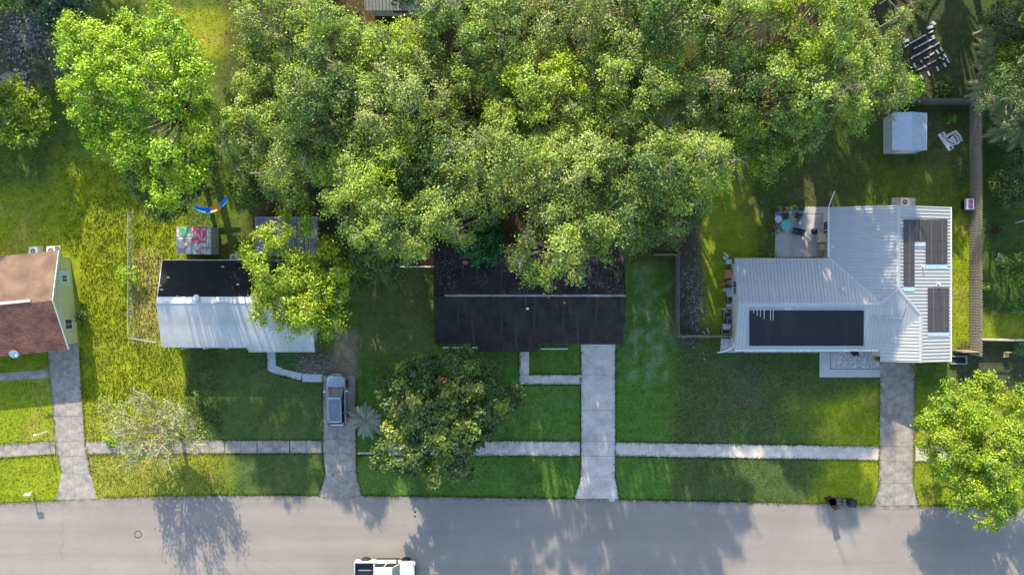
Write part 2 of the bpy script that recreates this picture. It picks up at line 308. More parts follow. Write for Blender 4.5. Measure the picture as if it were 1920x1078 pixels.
    c = mixc(c, band(px, 452, 560, 6) * band(py, -300, 85, 10), (0.065, 0.07, 0.028))
    c = mixc(c, band(px, 560, 670, 20) * band(py, 660, 706, 10) * .7, (0.13, 0.105, 0.085)); c = mixc(c, band(px, 628, 668, 8) * band(py, 615, 705, 10) * .85, (0.26, 0.20, 0.12))
    return c * (0.78 + 0.44 * fbm(x, y, .7, 8)[..., None])
gx = np.concatenate([[-500, -250, -120], np.arange(-62, 62.01, .4), [120, 250, 500]]); gy = np.concatenate([[-500, -250, -100], np.arange(-38, 46.01, .4), [100, 250, 500]])
GX, GY = np.meshgrid(gx, gy, indexing='ij'); nx, ny = len(gx), len(gy)
gv = np.stack([GX.ravel(), GY.ravel(), np.zeros(nx*ny)], 1); I = np.arange(nx*ny).reshape(nx, ny)
gf = np.stack([I[:-1,:-1], I[1:,:-1], I[1:,1:], I[:-1,1:]], -1).reshape(-1, 4)
def np_mesh(name, v, f, k):
    me = bpy.data.meshes.new(name); me.vertices.add(len(v)); me.vertices.foreach_set('co', np.ascontiguousarray(v, np.float32).ravel())
    me.loops.add(f.size); me.loops.foreach_set('vertex_index', np.ascontiguousarray(f, np.int32).ravel())
    me.polygons.add(len(f)); me.polygons.foreach_set('loop_start', np.arange(len(f), dtype=np.int32) * k)
    me.update(calc_edges=True); me.validate(); return me
gm = np_mesh('ground', gv, gf, 4)
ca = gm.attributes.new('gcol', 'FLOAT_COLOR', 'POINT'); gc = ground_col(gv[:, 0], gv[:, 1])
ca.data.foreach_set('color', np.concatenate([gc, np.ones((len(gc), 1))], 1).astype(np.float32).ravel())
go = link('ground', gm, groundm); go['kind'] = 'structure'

# road: one sheet with its gently curving edge
xs = list(range(-600, 2501, 8)); k = len(xs)
eo = [road_edge(x)+1.6*(float(fbm(x*.05, 0.0, 1.2, 4))-.5)+random.uniform(-.4, .4) for x in xs]; rv = []
for off in (0, 2.5, 9, 30): rv += [(*P(x, e+off)[:2], 0.02) for x, e in zip(xs, eo)]
rv += [(*P(x, 1660)[:2], 0.02) for x in xs]
road = pyd('road', rv, [(i+(r+1)*k, i+(r+1)*k+1, i+r*k+1, i+r*k) for r in range(4) for i in range(k-1)], roadm); road['kind'] = 'structure'
ea = road.data.attributes.new('edge', 'FLOAT', 'POINT'); ea.data.foreach_set('value', np.repeat(np.array([1, .85, .25, 0, 0], np.float32), k))
def slab_strip(parent, quads, m, top, name='slab', gap=0.0):
    for q in quads:
        pts = [P(a, b) for a, b in q]                                 # photograph order: clockwise on screen from upper left
        c = sum(pts, Vector()) / 4
        pts = [c + (p - c) * (1 - gap / max(.5, (p - c).length)) for p in pts]
        j = random.uniform(-.004, .006)
        MB().prism([(p.x - c.x, p.y - c.y) for p in pts[::-1]], -.12, top + j).build(name, m, parent, (c.x, c.y, 0))
sw = bpy.data.objects.new('sidewalk', None); C.objects.link(sw); sw['kind'] = 'structure'
def sw_run(x0, x1, y0, y1, wd, step, m):
    n = max(1, round((x1 - x0) / step))
    for i in range(n):
        a = x0 + (x1-x0)*i/n; b = x0 + (x1-x0)*(i+1)/n; ya = y0 + (y1-y0)*i/n; yb = y0 + (y1-y0)*(i+1)/n; o = random.uniform(-.5, .5)
        slab_strip(sw, [[(a+.12, ya+o), (b-.12, yb+o), (b-.12, yb+wd+o), (a+.12, ya+wd+o)]], m, .035)
sw_run(-180, 104, 844, 826, 25, 30, concw); sw_run(161, 392, 826, 824, 25, 29, concw)
for a, b in ((393, 421), (422.6, 452), (452.6, 481.5), (483.2, 512), (512.6, 542.2), (544, 574), (574.6, 604)): slab_strip(sw, [[(a, 825), (b, 825.5), (b, 849), (a, 849)]], concw, .045)
sw_run(669, 712, 848, 848, 3.5, 43, concm); sw_run(720, 1087, 827, 827, 27, 33, concm); sw_run(1154, 1649, 828.5, 837, 25.5, 31, concm); sw_run(1716, 2060, 839, 845, 25, 31, concm)
def drive(quads, m, top=.04):
    d = bpy.data.objects.new('driveway', None); C.objects.link(d); d['kind'] = 'structure'; slab_strip(d, quads, m, top, gap=-.024); return d
drive([[(90, 650), (148, 640), (150, 702), (94, 710)], [(94, 711), (150, 703), (153.5, 752), (97.5, 760)], [(97.5, 761), (153.5, 753), (155, 779), (99.5, 780)], [(99.5, 781), (155, 780), (159, 825), (104, 828)], [(104, 829), (159, 826), (164, 853), (109, 856)], [(109, 857), (164, 854), (170, 889), (116, 886)], [(116, 887), (170, 890), (183, 934), (106, 937)]], concw)
drive([[(606, 704), (667, 704), (667, 760), (606, 760)], [(606, 761), (667, 761), (667, 823), (606, 823)], [(606, 824), (667, 824), (667, 849), (606, 849)], [(606, 850), (667, 850), (667, 882), (612, 886)], [(611, 887), (667, 883), (678, 929), (597, 930)]], concw)
drive([[(1090, 646), (1153, 646), (1153, 702), (1090, 702)], [(1090, 703), (1153, 703), (1153, 768), (1090, 768)], [(1090, 769), (1153, 769), (1153, 826), (1090, 826)], [(1090, 827), (1153, 827), (1153, 854), (1090, 854)], [(1090, 855), (1153, 855), (1152, 893), (1090, 893)], [(1090, 894), (1152, 894), (1161, 934), (1077, 934)]], concm)
drive([[(1649.5, 672), (1715, 672), (1715, 706), (1649.5, 706)], [(1649.5, 707), (1715, 707), (1714, 778), (1649.5, 778)], [(1649.5, 779), (1714, 779), (1714, 836), (1649.5, 836)], [(1649.5, 837), (1714, 837), (1712, 865), (1649.5, 863)], [(1649.5, 864), (1712, 866), (1711, 905), (1648, 905)], [(1648, 906), (1711, 906), (1721, 947), (1637, 947)]], concw)
def path(name, quads, m, top=.03):
    d = bpy.data.objects.new(name, None); C.objects.link(d); d['kind'] = 'structure'; slab_strip(d, quads, m, top, gap=-.02)
path('path', [[(974, 652), (992, 652), (992, 702), (974, 702)], [(974, 703), (1031, 703), (1031, 720), (974, 720)], [(1032, 703), (1089, 703), (1089, 720), (1032, 720)]], concm)
path('path', [[(500, 655), (516, 655), (517, 684), (501, 692)], [(501, 693), (517, 685), (530, 691), (512, 699)], [(512, 700), (530, 692), (566, 700), (564, 713)], [(568, 701), (605, 702), (605, 716), (567, 715)]], concb)
path('path', [[(-60, 702), (30, 697), (30, 712), (-60, 717)], [(31, 697), (92, 692), (93, 708), (31, 712)]], concw)

# ------------------------------------------------------------------ roof and house helpers
def clip_poly(poly, ax, lo, hi):
    for sgn, lim in ((1, lo), (-1, hi)):
        out = []
        for i in range(len(poly)):
            a, b = poly[i], poly[(i+1) % len(poly)]; da = sgn*(a[ax]-lim); db = sgn*(b[ax]-lim)
            if da >= 0: out.append(a)
            if (da > 0 > db) or (da < 0 < db):
                t = da/(da-db); out.append((a[0]+(b[0]-a[0])*t, a[1]+(b[1]-a[1])*t))
        poly = out
        if len(poly) < 3: return []
    return poly
def plane_axes(pts):
    n = (pts[1]-pts[0]).cross(pts[2]-pts[0]).normalized()
    if n.z < 0: n = -n
    u = Vector((0, 0, 1)).cross(n).normalized(); v = n.cross(u)     # u along the eave, v up the slope
    return n, u, v
def roof_sheet(pts, prof_axis, breaks, heights, rng_=None, lift=0.0):
    pts = [Vector(p) for p in pts]; n, u, v = plane_axes(pts); o = pts[0]
    p2 = [((p-o).dot(u), (p-o).dot(v)) for p in pts]
    V = []; F = []; UV = []
    for i in range(len(breaks)-1):
        q = clip_poly(p2, prof_axis, breaks[i], breaks[i+1])
        if rng_: q = clip_poly(q, 0, *rng_) if q else []
        if len(q) < 3: continue
        b = len(V)
        for a in q:
            t = (a[prof_axis]-breaks[i])/(breaks[i+1]-breaks[i]); h = heights[i]+(heights[i+1]-heights[i])*t
            V.append(o+u*a[0]+v*a[1]+n*(h+lift)); UV.append(a)
        F.append(tuple(range(b, b+len(q))))
    return V, F, UV
def deck(pts, parent, m, th=.12, name='roof_deck'):
    n, u, v = plane_axes([Vector(p) for p in pts]); k = len(pts)
    area = sum((pts[i][0]*pts[(i+1)%k][1]-pts[(i+1)%k][0]*pts[i][1]) for i in range(k))
    if area < 0: pts = pts[::-1]
    V = [Vector(p)-Vector((0,0,th)) for p in pts]+[Vector(p)-Vector((0,0,.006)) for p in pts]
    return pyd(name, V, [tuple(range(k))[::-1], tuple(range(k, 2*k))]+[(i,(i+1)%k,k+(i+1)%k,k+i) for i in range(k)], m, parent)
def metal_roof(parent, pts, m, panel=.92, rib=.305, rh=.05, deckm=None, name='roof_panel'):
    pts = [Vector(p) for p in pts]; n, u, v = plane_axes(pts); o = pts[0]
    us = [(p-o).dot(u) for p in pts]; a, b = min(us), max(us)
    deck(pts, parent, deckm or whitem)
    x = a
    while x < b-1e-3:
        e = min(x+panel, b); br = [x]; h = [.0]
        r = x+.05
        while r < e-.04:
            br += [r-.032, r-.012, r+.012, r+.032]; h += [0, rh, rh, 0]; r += rib
        br.append(e); h.append(0.0)
        V, F, _ = roof_sheet(pts, 0, br, h)
        if F:
            c = sum(V, Vector())/len(V); pyd(name, [q-c for q in V], F, m, parent, c)
        x = e+.0001
def shingle_roof(parent, pts, m, course=.16, step=.022, deckm=None, name='shingle_courses'):
    pts = [Vector(p) for p in pts]; n, u, v = plane_axes(pts); o = pts[0]
    vs = [(p-o).dot(v) for p in pts]; a, b = min(vs), max(vs); br = []; h = []; x = a
    deck(pts, parent, deckm or whitem)
    while x < b:
        br += [x, x+course-.012]; h += [step, .004]; x += course
    br.append(x); h.append(step)
    V, F, UV = roof_sheet(pts, 1, br, h)
    me = bpy.data.meshes.new(name); me.from_pydata(V, [], F); me.shade_flat(); ul = me.uv_layers.new(name='uv')
    for i, lp in enumerate(me.loops): ul.data[i].uv = UV[lp.vertex_index]
    ob = link(name, me, m, parent); ob['kind'] = 'stuff'; return ob
def gable_wall(parent, m, axis, a0, a1, c, half, ze, zr, ov=.45, name='wall'):
    k = (zr-ze)/half; w_ = half-ov; zw = ze+ov*k-.16; zt = zr-.16
    prof = [(-w_, 0), (w_, 0), (w_, zw), (0, zt), (-w_, zw)]
    f = (lambda a, t, z: (a, c+t, z)) if axis == 'x' else (lambda a, t, z: (c+t, a, z))
    V = [f(a0, t, z) for t, z in prof]+[f(a1, t, z) for t, z in prof]
    F = [(0,1,2,3,4), (9,8,7,6,5)]+[(i, 5+i, 5+(i+1)%5, (i+1)%5) for i in range(5)]
    o = pyd(name, V, F, m, parent); bm = bmesh.new(); bm.from_mesh(o.data); bmesh.ops.recalc_face_normals(bm, faces=bm.faces); bm.to_mesh(o.data); bm.free(); return o
def window(parent, c, ang, w_=1.1, h=1.1, fm=None, pm=None):   # c: middle of the window on the wall surface; ang: direction it faces
    fm = fm or whitem; pm = pm or winglass
    M = Matrix.Translation(Vector(c)) @ Matrix.Rotation(ang, 4, 'Z')      # local +x points out of the wall
    mb = MB(); t = .07
    for y0, y1, z0, z1 in ((-w_/2-t, w_/2+t, h/2, h/2+t), (-w_/2-t, w_/2+t, -h/2-t, -h/2), (-w_/2-t, -w_/2, -h/2, h/2), (w_/2, w_/2+t, -h/2, h/2), (-.02, .02, -h/2, h/2)):
        mb.box(-.04, .05, y0, y1, z0, z1, M)
    f = mb.build('window', fm, parent)
    for s in (-1, 1): MB().box(-.03, .012, min(0, s*w_/2)+.02*(s>0), max(0, s*w_/2)-.02*(s<0), -h/2, h/2, M).build('pane', pm, f)
    return f
def door(parent, c, ang, w_=.95, h=2.05, m=None, name='door'):
    M = Matrix.Translation(Vector(c)) @ Matrix.Rotation(ang, 4, 'Z')
    mb = MB().box(-.04, .03, -w_/2, w_/2, 0, h, M)
    for z0 in (.2, 1.15): 
        for s in (-1, 1): mb.box(.03, .045, s*w_/4-w_*.17, s*w_/4+w_*.17, z0, z0+.75, M)
    d = mb.build(name, m or whitem, parent)
    MB().box(.03, .09, w_*.36, w_*.41, .95, 1.05, M).build('handle', chrome, d)
    return d
S_DIR, N_DIR, E_DIR, W_DIR = -math.pi/2, math.pi/2, 0.0, math.pi
def ridge_cap(parent, a, b, m, wd=.3, h=.05, name='ridge_cap', z=.02):
    a = Vector(a)+Vector((0,0,z)); b = Vector(b)+Vector((0,0,z)); d = (b-a).normalized(); s = d.cross(Vector((0,0,1))).normalized()*wd/2
    V = []
    for p in (a, b): V += [p-s-Vector((0,0,h)), p-Vector((0,0,-.02)), p+s-Vector((0,0,h)), p-Vector((0,0,.06))]
    return pyd(name, V, [(0,4,5,1), (1,5,6,2), (2,6,7,3), (3,7,4,0), (0,1,2,3), (7,6,5,4)], m, parent)
def vent_pipe(parent, p, r=.06, h=.35, m=None, name='vent_pipe', cap=False):
    mb = MB().lathe([(r*2.2, 0), (r*2.0, .03), (r, .05), (r, h), (r*.8, h)] if not cap else [(r, -.1), (r, h*.6), (r*1.6, h*.6), (r*1.7, h*.75), (r*.9, h), (.01, h*1.02)], (0,0,0), 12)
    return mb.build(name, m or metalg, parent, p)
def ac_unit(label, px, py, z=.06, h=.75, s=.8):
    p = P(px, py, h); t = thing('air_conditioner', label, 'air conditioner', (p.x, p.y, 0), group=None)
    MB().box(-s*.62, s*.62, -s*.62, s*.62, -.04, .07).build('pad', concm, t)
    mb = MB().box(-s/2, s/2, -s/2, s/2, .07, h)
    for i in range(6):
        zz = .15+i*(h-.25)/6; mb.box(-s/2-.01, s/2+.01, -s/2-.01, s/2+.01, zz, zz+.035)
    mb.build('casing', mat('ac_beige', (0.52, 0.51, 0.47), .5, .06, 4), t)
    MB().lathe([(s*.40, h), (s*.42, h+.03), (s*.37, h+.035), (s*.36, h+.004)], n=18).build('fan_ring', whitem, t)
    MB().lathe([(s*.36, h+.002), (s*.05, h+.012), (.01, h+.012)], n=18).build('fan_well', blackpl, t)
    g = MB()
    for i in range(4): g.box(-s*.34, s*.34, -.012, .012, h+.014+.002*i, h+.022+.002*i, Matrix.Rotation(i*math.pi/4, 4, 'Z'))
    g.build('fan_guard', metalg, t); return t

# ------------------------------------------------------------------ house with yellow gable wall
hA = thing('yellow_house', 'yellow house with red-brown and tan shingle roof and satellite dish', 'house', (-40.53, -1.13, 0), R(5.6))
HW = 4.48; zE, zR = 2.5, 4.15; L = -13.0
shingle_roof(hA, [(L, -HW, zE), (0, -HW, zE), (0, 0, zR), (L, 0, zR)], shA)
shingle_roof(hA, [(L, HW, zE), (L, 0, zR), (0, 0, zR), (0, HW, zE)], shAn)
gable_wall(hA, yellowst, 'x', L+.4, -.5, 0, HW, zE, zR)
MB().bar((0.02, -HW, zE-.02), (0.02, 0, zR-.02), .06, .16).build('rake_trim', whitem, hA); MB().bar((0.02, 0, zR-.02), (0.02, HW, zE-.02), .06, .16).build('rake_trim', mintst, hA)
MB().box(-8, -1.9, .05, .30, zR-.03, zR+.09).build('ridge_vent', mat('pale_ridge_vent', (0.5, 0.4, 0.36), .8, .1, 3), hA)
MB().box(-.5, -.44, 1.35, 2.75, .5, 2.15).build('shutter_panel', mintst, hA)
window(hA, (-.44, 2.0, 1.35), 0, .55, .75); window(hA, (-.5, -2.2, 1.3), 0, .85, 1.05)
MB().box(-.5, -.46, -4.0, 2.7, 2.28, 2.40).build('trim_board', mintst, hA)
door(hA, (-5.0, -4.03, .05), S_DIR, m=mintst); window(hA, (-7.5, -4.03, 1.4), S_DIR, 1.5, 1.1)
dish = thing('satellite_dish', 'round grey satellite dish on the eave of the yellow house', 'satellite dish', P(32, 660, 2.62))
def dish_part():
    mb = MB(); n = 20
    prof = [(.40, .10), (.30, .055), (.18, .02), (.02, 0)]
    mb.lathe([(.02, -.02), (.18, 0), (.30, .035), (.41, .085), (.41, .10)]+prof[1:], n=n)
    return mb
dish_part().build('reflector', mat('dish_grey', (0.42, 0.50, 0.56), .5, .05, 3), dish, (0, -.1, .38), (R(28), R(10), 0), True)
MB().tube([(0,-.1,.38), (.28,-.25,.55), (.42,-.2,.72)], .02).build('feed_arm', metalg, dish); MB().box(.36,.5,-.28,-.14,.68,.8).build('receiver', whitem, dish)
MB().tube([(0,0,-.15),(0,-.05,.2),(0,-.1,.38)], .03).build('mast', metalg, dish)
ac_unit('beige air conditioner behind the yellow house, farther from its gable wall', 62, 471); ac_unit('beige air conditioner behind the yellow house, next to its gable wall', 95, 470)

# ------------------------------------------------------------------ house with white and black roof
hB = thing('white_roof_house', 'house with white front roof slope and black rear slope under a yellow-green tree', 'house')
x0, x1, xm = -31.7, -17.9, -23.9; yN, yR, yS, yS2 = 2.5, -1.42, -5.41, -5.85; zE, zR = 2.4, 3.5; kB = (zR-zE)/(yR-yS)
metal_roof(hB, [(x0, yS, zE), (xm, yS, zE), (xm, yR, zR), (x0, yR, zR)], wroofb, panel=1.2, rib=.4, rh=.004)
metal_roof(hB, [(xm+.003, yS2, zE-(yS-yS2)*kB), (x1, yS2, zE-(yS-yS2)*kB), (x1, yR, zR), (xm+.003, yR, zR)], wroofb, panel=1.2, rib=.4, rh=.004)
deck([(x0, yN, zE), (x0, yR, zR), (x1, yR, zR), (x1, yN, zE)], hB, whitem, name='fascia_deck')
V, F, _ = roof_sheet([(x0+.06, yN-.05, zE+.015), (x0+.06, yR, zR+.015), (x1-.06, yR, zR+.015), (x1-.06, yN-.05, zE+.015)], 1, list(np.arange(-4.2, 4.3, .95)), [.012*(i % 2) for i in range(9)])
pyd('black_membrane', V, F, blackroof, hB)
ridge_cap(hB, (x0, yR, zR), (x1, yR, zR), wroofb, .24, .04)
gable_wall(hB, greyst, 'x', x0+.35, x1-.35, (yN+yS)/2+.02, 3.95, zE, zR)
p = on_plane(370, 558, lambda x, y: zE+(yN-y)*(zR-zE)/(yN-yR)); vent_pipe(hB, p, .17, .35, whitem, 'turbine_vent', True); 
for px_, py_ in ((316, 520), (418, 500), (333, 556), (446, 533), (300, 535), (304, 543)):
    p = on_plane(px_, py_, lambda x, y: zE+(yN-y)*(zR-zE)/(yN-yR)); MB().box(-.13, .13, -.06, .06, .0, .05).build('roof_patch', mat('pale_patch', (0.35, 0.35, 0.34), .9, .2, 3), hB, p)
MB().box(-30.0, -23.95, -5.62, -5.50, .35, .45).build('porch_rail', whitem, hB)
for xx in (-30.0, -28, -26, -24.05): MB().box(xx-.05, xx+.05, -5.61, -5.51, -.02, 2.2).build('porch_post', whitem, hB)
MB().box(-30.1, -23.9, -5.7, -4.9, -.02, .12).build('porch_floor', concw, hB)
door(hB, (-22.5, -5.02, .1), S_DIR, m=mintst); window(hB, (-27, -5.0, 1.4), S_DIR, 1.5, 1.1); window(hB, (-20, -5.02, 1.4), S_DIR, 1.5, 1.1)
ac_unit('pale air conditioner behind the house with the black rear roof slope', 438, 484, h=.7, s=.7)
# painted metal shed
shB = thing('painted_shed', 'small shed with faded red, green and rusty white painted roof sheets', 'shed')
a = P(331, 425, 1.85); b = P(396, 477, 1.85); zs = 1.85
MB().box(a.x+.06, b.x-.04, b.y+.06, a.y-.06, -.03, zs-.05).build('wall', mat('shed_grey_blue', (0.33, 0.40, 0.44), .6, .12, 3), shB)
for (u0, u1, v0, v1, m_) in ((0, .08, 0, 1, rustw), (.08, .42, 0, .36, greenp), (.44, .86, 0, .58, redm), (.08, .44, .38, 1, rustw), (.46, .86, .60, 1, rustw), (.87, 1, 0, 1, rustw)):
    q = MB(); X0 = a.x+(b.x-a.x)*u0; X1 = a.x+(b.x-a.x)*u1; Y0 = b.y+(a.y-b.y)*(1-v1); Y1 = b.y+(a.y-b.y)*(1-v0)
    q.box(X0, X1-.02, Y0+.01, Y1-.01, zs-.03, zs+.02)
    yy = Y0+.15
    while yy < Y1-.1: q.box(X0+.01, X1-.03, yy, yy+.04, zs+.02, zs+.035); yy += .24
    q.build('roof_sheet', m_, shB)
MB().box(b.x-.07, b.x-.02, b.y+.03, a.y-.03, .02, zs-.02).build('side_sheet', metalg, shB)
# patio cover behind it
pc = thing('patio_cover', 'weathered grey ribbed patio roof half hidden under the yellow-green tree', 'patio cover')
a = P(478, 408, 2.3); b = P(596, 478, 2.3)
for i in range(9):
    X0 = a.x+(b.x-a.x)*i/9; X1 = a.x+(b.x-a.x)*(i+1)/9; q = MB().box(X0+.005, X1-.005, b.y, a.y, 2.27, 2.29)
    for j in range(3): xx = X0+(j+.5)*(X1-X0)/3; q.box(xx-.04, xx+.04, b.y, a.y, 2.29, 2.33)
    q.build('roof_panel', mat('weathered_patio_sheet', (0.26, 0.26, 0.30), .7, .4, 1.4, fine=.25, fscale=5), pc)
for xx in (a.x+.05, b.x-.05):
    for yy in (a.y-.05, b.y+.05): MB().box(xx-.05, xx+.05, yy-.05, yy+.05, -.02, 2.2).build('post', whitem, pc)
for yy in (a.y, b.y): MB().box(a.x, b.x, yy-.05, yy+.05, 2.17, 2.275).build('beam', whitem, pc)
# hammock
hm = thing('hammock', 'blue and orange striped hammock slung under the bright green tree', 'hammock')
hp = [P(346, 360, 1.9), P(366, 389, 1.15), P(390, 395, .85), P(413, 387, .95), P(428, 370, 1.35), P(430, 357, 1.9)]
def cat(t):                                    # smooth sag through the hanging points
    q = hp[1:5]; n_ = len(q)-1; i_ = min(n_-1, int(t*n_)); f = t*n_-i_; a_ = q[max(0, i_-1)]; b_ = q[i_]; c_ = q[i_+1]; d_ = q[min(n_, i_+2)]
    return .5*((2*b_)+(c_-a_)*f+(2*a_-5*b_+4*c_-d_)*f*f+(3*b_-a_-3*c_+d_)*f**3)
def hammock_piece(t0, t1, m_):
    V = []; F = []; N = 8
    for i in range(N+1):
        t = t0+(t1-t0)*i/N; c = cat(t); d = cat(min(1, t+.02))-cat(max(0, t-.02)); s_ = Vector((-d.y, d.x, 0)).normalized(); wd = .07+.20*math.sin(math.pi*t)**.6
        for j in range(7): w_ = (j/6-.5)*2; V.append(c+s_*(w_*wd)+Vector((0, 0, .16*w_*w_)))
    V += [q-Vector((0, 0, .015)) for q in V]; o = 7*(N+1)
    for i in range(N):
        for j in range(6): k0 = i*7+j; F += [(k0, k0+1, k0+8, k0+7), (o+k0+7, o+k0+8, o+k0+1, o+k0)]
    pyd('canvas_panel', V, F, m_, hm)
hammock_piece(0, .42, bluehm); hammock_piece(.42, .68, orahm); hammock_piece(.68, 1, bluehm)
MB().tube([hp[0], hp[1]], .025).build('rope', bluehm, hm); MB().tube([hp[4], hp[5]], .025).build('rope', orahm, hm)

# ------------------------------------------------------------------ middle house with dark shingle roof
hC = thing('dark_shingle_house', 'long house with dark brown shingle roof and pale ridge, shaded by oaks', 'house')
x0, x1 = -6.99, 10.12; yN, yR, yS, yS2 = 3.75, -.70, -5.11, -5.83; zE, zR = 2.5, 3.62; kC = (zR-zE)/(yR-yS); za = zE-(yS-yS2)*kC
xa, xb = -3.13, 2.41
shingle_roof(hC, [(x0, yS, zE), (xa, yS, zE), (xa, yR, zR), (x0, yR, zR)], shC, deckm=mat('brown_fascia', (0.08, 0.06, 0.055), .8, .1, 4))
shingle_roof(hC, [(xa+.003, yS2, za), (xb, yS2, za), (xb, yR, zR), (xa+.003, yR, zR)], shC, deckm=MATS['brown_fascia'])
shingle_roof(hC, [(xb+.003, yS, zE), (x1, yS, zE), (x1, yR, zR), (xb+.003, yR, zR)], shC, deckm=MATS['brown_fascia'])
shingle_roof(hC, [(x0, yN, zE), (x0, yR, zR), (x1, yR, zR), (x1, yN, zE)], shC, deckm=MATS['brown_fascia'])
ridge_cap(hC, (x0, yR, zR), (x0+1.0, yR, zR), MATS['dark_brown_shingle'], .26, .05)
ridge_cap(hC, (x0+1.0, yR, zR), (x1, yR, zR), mat('worn_ridge_metal', (0.26, 0.235, 0.22), .7, .45, 1.2, fine=.2, fscale=9), .26, .05)
gable_wall(hC, creamst, 'x', x0+.4, x1-.4, (yN+yS)/2, 4.42, zE, zR)
p = on_plane(989, 578, lambda x, y: zE+(y-yS)*kC); vent_pipe(hC, p, .07, .3, whitem)
p = on_plane(1058, 567, lambda x, y: zE+(y-yS)*kC); vent_pipe(hC, p, .06, .25, terram)
p = on_plane(872, 493, lambda x, y: zE+(yN-y)*.25); vent_pipe(hC, p, .12, .3, terram)
door(hC, (.9, -4.69, .05), S_DIR, m=terram); window(hC, (-5, -4.68, 1.4), S_DIR, 1.8, 1.1); window(hC, (-1.5, -4.68, 1.4), S_DIR, 1.6, 1.1); window(hC, (4.2, -4.68, 1.4), S_DIR, 1.6, 1.1)
gd = MB()
for i in range(4): gd.box(6.6, 9.3, -4.72, -4.66, .05+i*.52, .05+i*.52+.50)
gd.build('garage_door', whitem, hC)
for (xa_, xb_, yy_) in ((830, 895, 651.5), (1014, 1065, 654)):
    a = P(xa_, yy_, .2); b = P(xb_, yy_, .2); tag(MB().box(a.x, b.x, a.y-.05, a.y+.05, -.03, .2).build('bed_edging', whitem), 'long white board edging the bed below the eave ' + ('at the corner away from the driveway' if xa_ < 900 else 'between the porch path and the driveway'), 'edging')
# white gate beam to the left of it and its mulch yard
wg = thing('white_gate_fence', 'low white-topped gate fence closing the side yard of the dark shingle house', 'fence')
a = P(749, 500, 1.5); b = P(813, 502, 1.5)
MB().box(a.x, b.x, a.y-.06, a.y+.06, 1.40, 1.5).build('top_rail', whitem, wg)
MB().box(a.x, b.x, a.y-.03, a.y+.03, .25, .33).build('bottom_rail', whitem, wg)
n = 20
for i in range(n): xx = a.x+.08+(b.x-a.x-.16)*i/(n-1); MB().box(xx-.05, xx+.05, a.y-.02, a.y+.02, .06, 1.40).build('picket', whitem, wg)
for xx in (a.x, b.x): MB().box(xx-.05, xx+.05, a.y-.05, a.y+.05, -.03, 1.45).build('post', whitem, wg)
mp = [P(752, 462), P(813, 462), P(813, 499), P(752, 499)]
mu = MB().prism([(q.x, q.y) for q in mp[::-1]], -.02, .03).build('mulch_bed', mulchm); mu['kind'] = 'structure'

# ------------------------------------------------------------------ right house with white metal roofs and collectors
hD = thing('white_metal_house', 'large house with white ribbed metal gable roofs beside the wooden fence', 'house')
kD = .268; zE = 2.6; yS, yN1 = -5.63, 2.65; yR = -1.49; zR1 = zE+4.14*kD; xW = 20.1
xE, xWn = 39.58, 28.65; xR = (xE+xWn)/2; zR2 = zE+(xE-xR)*kD; yN = 7.25; ySg = -6.69; xg = 33.3; xgr = (xg+xE)/2; zg = zE+(xE-xgr)*kD
fS = lambda x, y: zE+(y-yS)*kD
fN = lambda x, y: zE+(yN1-y)*kD
fE = lambda x, y: zE+(xE-x)*kD
fW = lambda x, y: zE+(x-xWn)*kD
yh = yS+(zR2-zE)/kD; yg = yS+(zg-zE)/kD; xj = xWn+(zR1-zE)/kD     # hip top, garage ridge start, wing ridge end on west slope
metal_roof(hD, [(xW, yS, zE), (xg, yS, zE), (xgr, yg, zg), (xR, yh, zR2), (xj, yR, zR1), (xW, yR, zR1)], wroof)
metal_roof(hD, [(xW, yN1, zE), (xW, yR, zR1), (xj, yR, zR1), (xWn, yN1, zE)], wroof)
metal_roof(hD, [(xWn, yN, zE), (xWn, yN1, zE), (xj, yR, zR1), (xR, yh, zR2), (xR, yN, zR2)], wroof)
metal_roof(hD, [(xE, ySg, zE), (xE, yN, zE), (xR, yN, zR2), (xR, yh, zR2), (xgr, yg, zg), (xgr, ySg, zg)], wroof)
metal_roof(hD, [(xg, ySg, zE), (xgr, ySg, zg), (xgr, yg, zg), (xg, yS, zE)], wroof)
for a, b in (((xW, yR, zR1), (xj, yR, zR1)), ((xR, yN, zR2), (xR, yh, zR2)), ((xR, yh, zR2), (xgr, yg, zg)), ((xgr, yg, zg), (xgr, ySg, zg)), ((xj, yR, zR1), (xR, yh, zR2))): ridge_cap(hD, a, b, wroof, .34, .045, z=.035)
for a, b in (((xWn, yN1, zE), (xj, yR, zR1)), ((xg, yS, zE), (xgr, yg, zg))): MB().bar(Vector(a)+Vector((0,0,.022)), Vector(b)+Vector((0,0,.022)), .2, .02).build('valley_flashing', metalg, hD)
gable_wall(hD, creamst, 'x', xW+.4, xR-1, (yS+yN1)/2, 4.14, zE, zR1); gable_wall(hD, creamst, 'y', yh, yN-.4, xR, xE-xR, zE, zR2); gable_wall(hD, creamst, 'y', ySg+.35, yh, xgr, xE-xgr, zE, zg)
for (ax, ay), (bx, by) in (((xW, yS-.06), (xg-.15, yS-.06)), ((xWn-.06, yN1+.1), (xWn-.06, yN)), ((xE+.06, ySg), (xE+.06, yN))): MB().bar((ax, ay, zE-.06), (bx, by, zE-.06), .12, .12).build('gutter', whitem, hD)
MB().tube([P(1376, 640, 2.3), P(1376, 648, 1.9), P(1368, 655, 1.2), P(1352, 660, .35), P(1345, 661, .12)], .07, 8).build('downspout', whitem, hD, smooth=True)
gd = MB()
for i in range(4): gd.box(34.4, 38.6, ySg+.30, ySg+.36, .05+i*.53, .05+i*.53+.51)
gd.build('garage_door', whitem, hD)
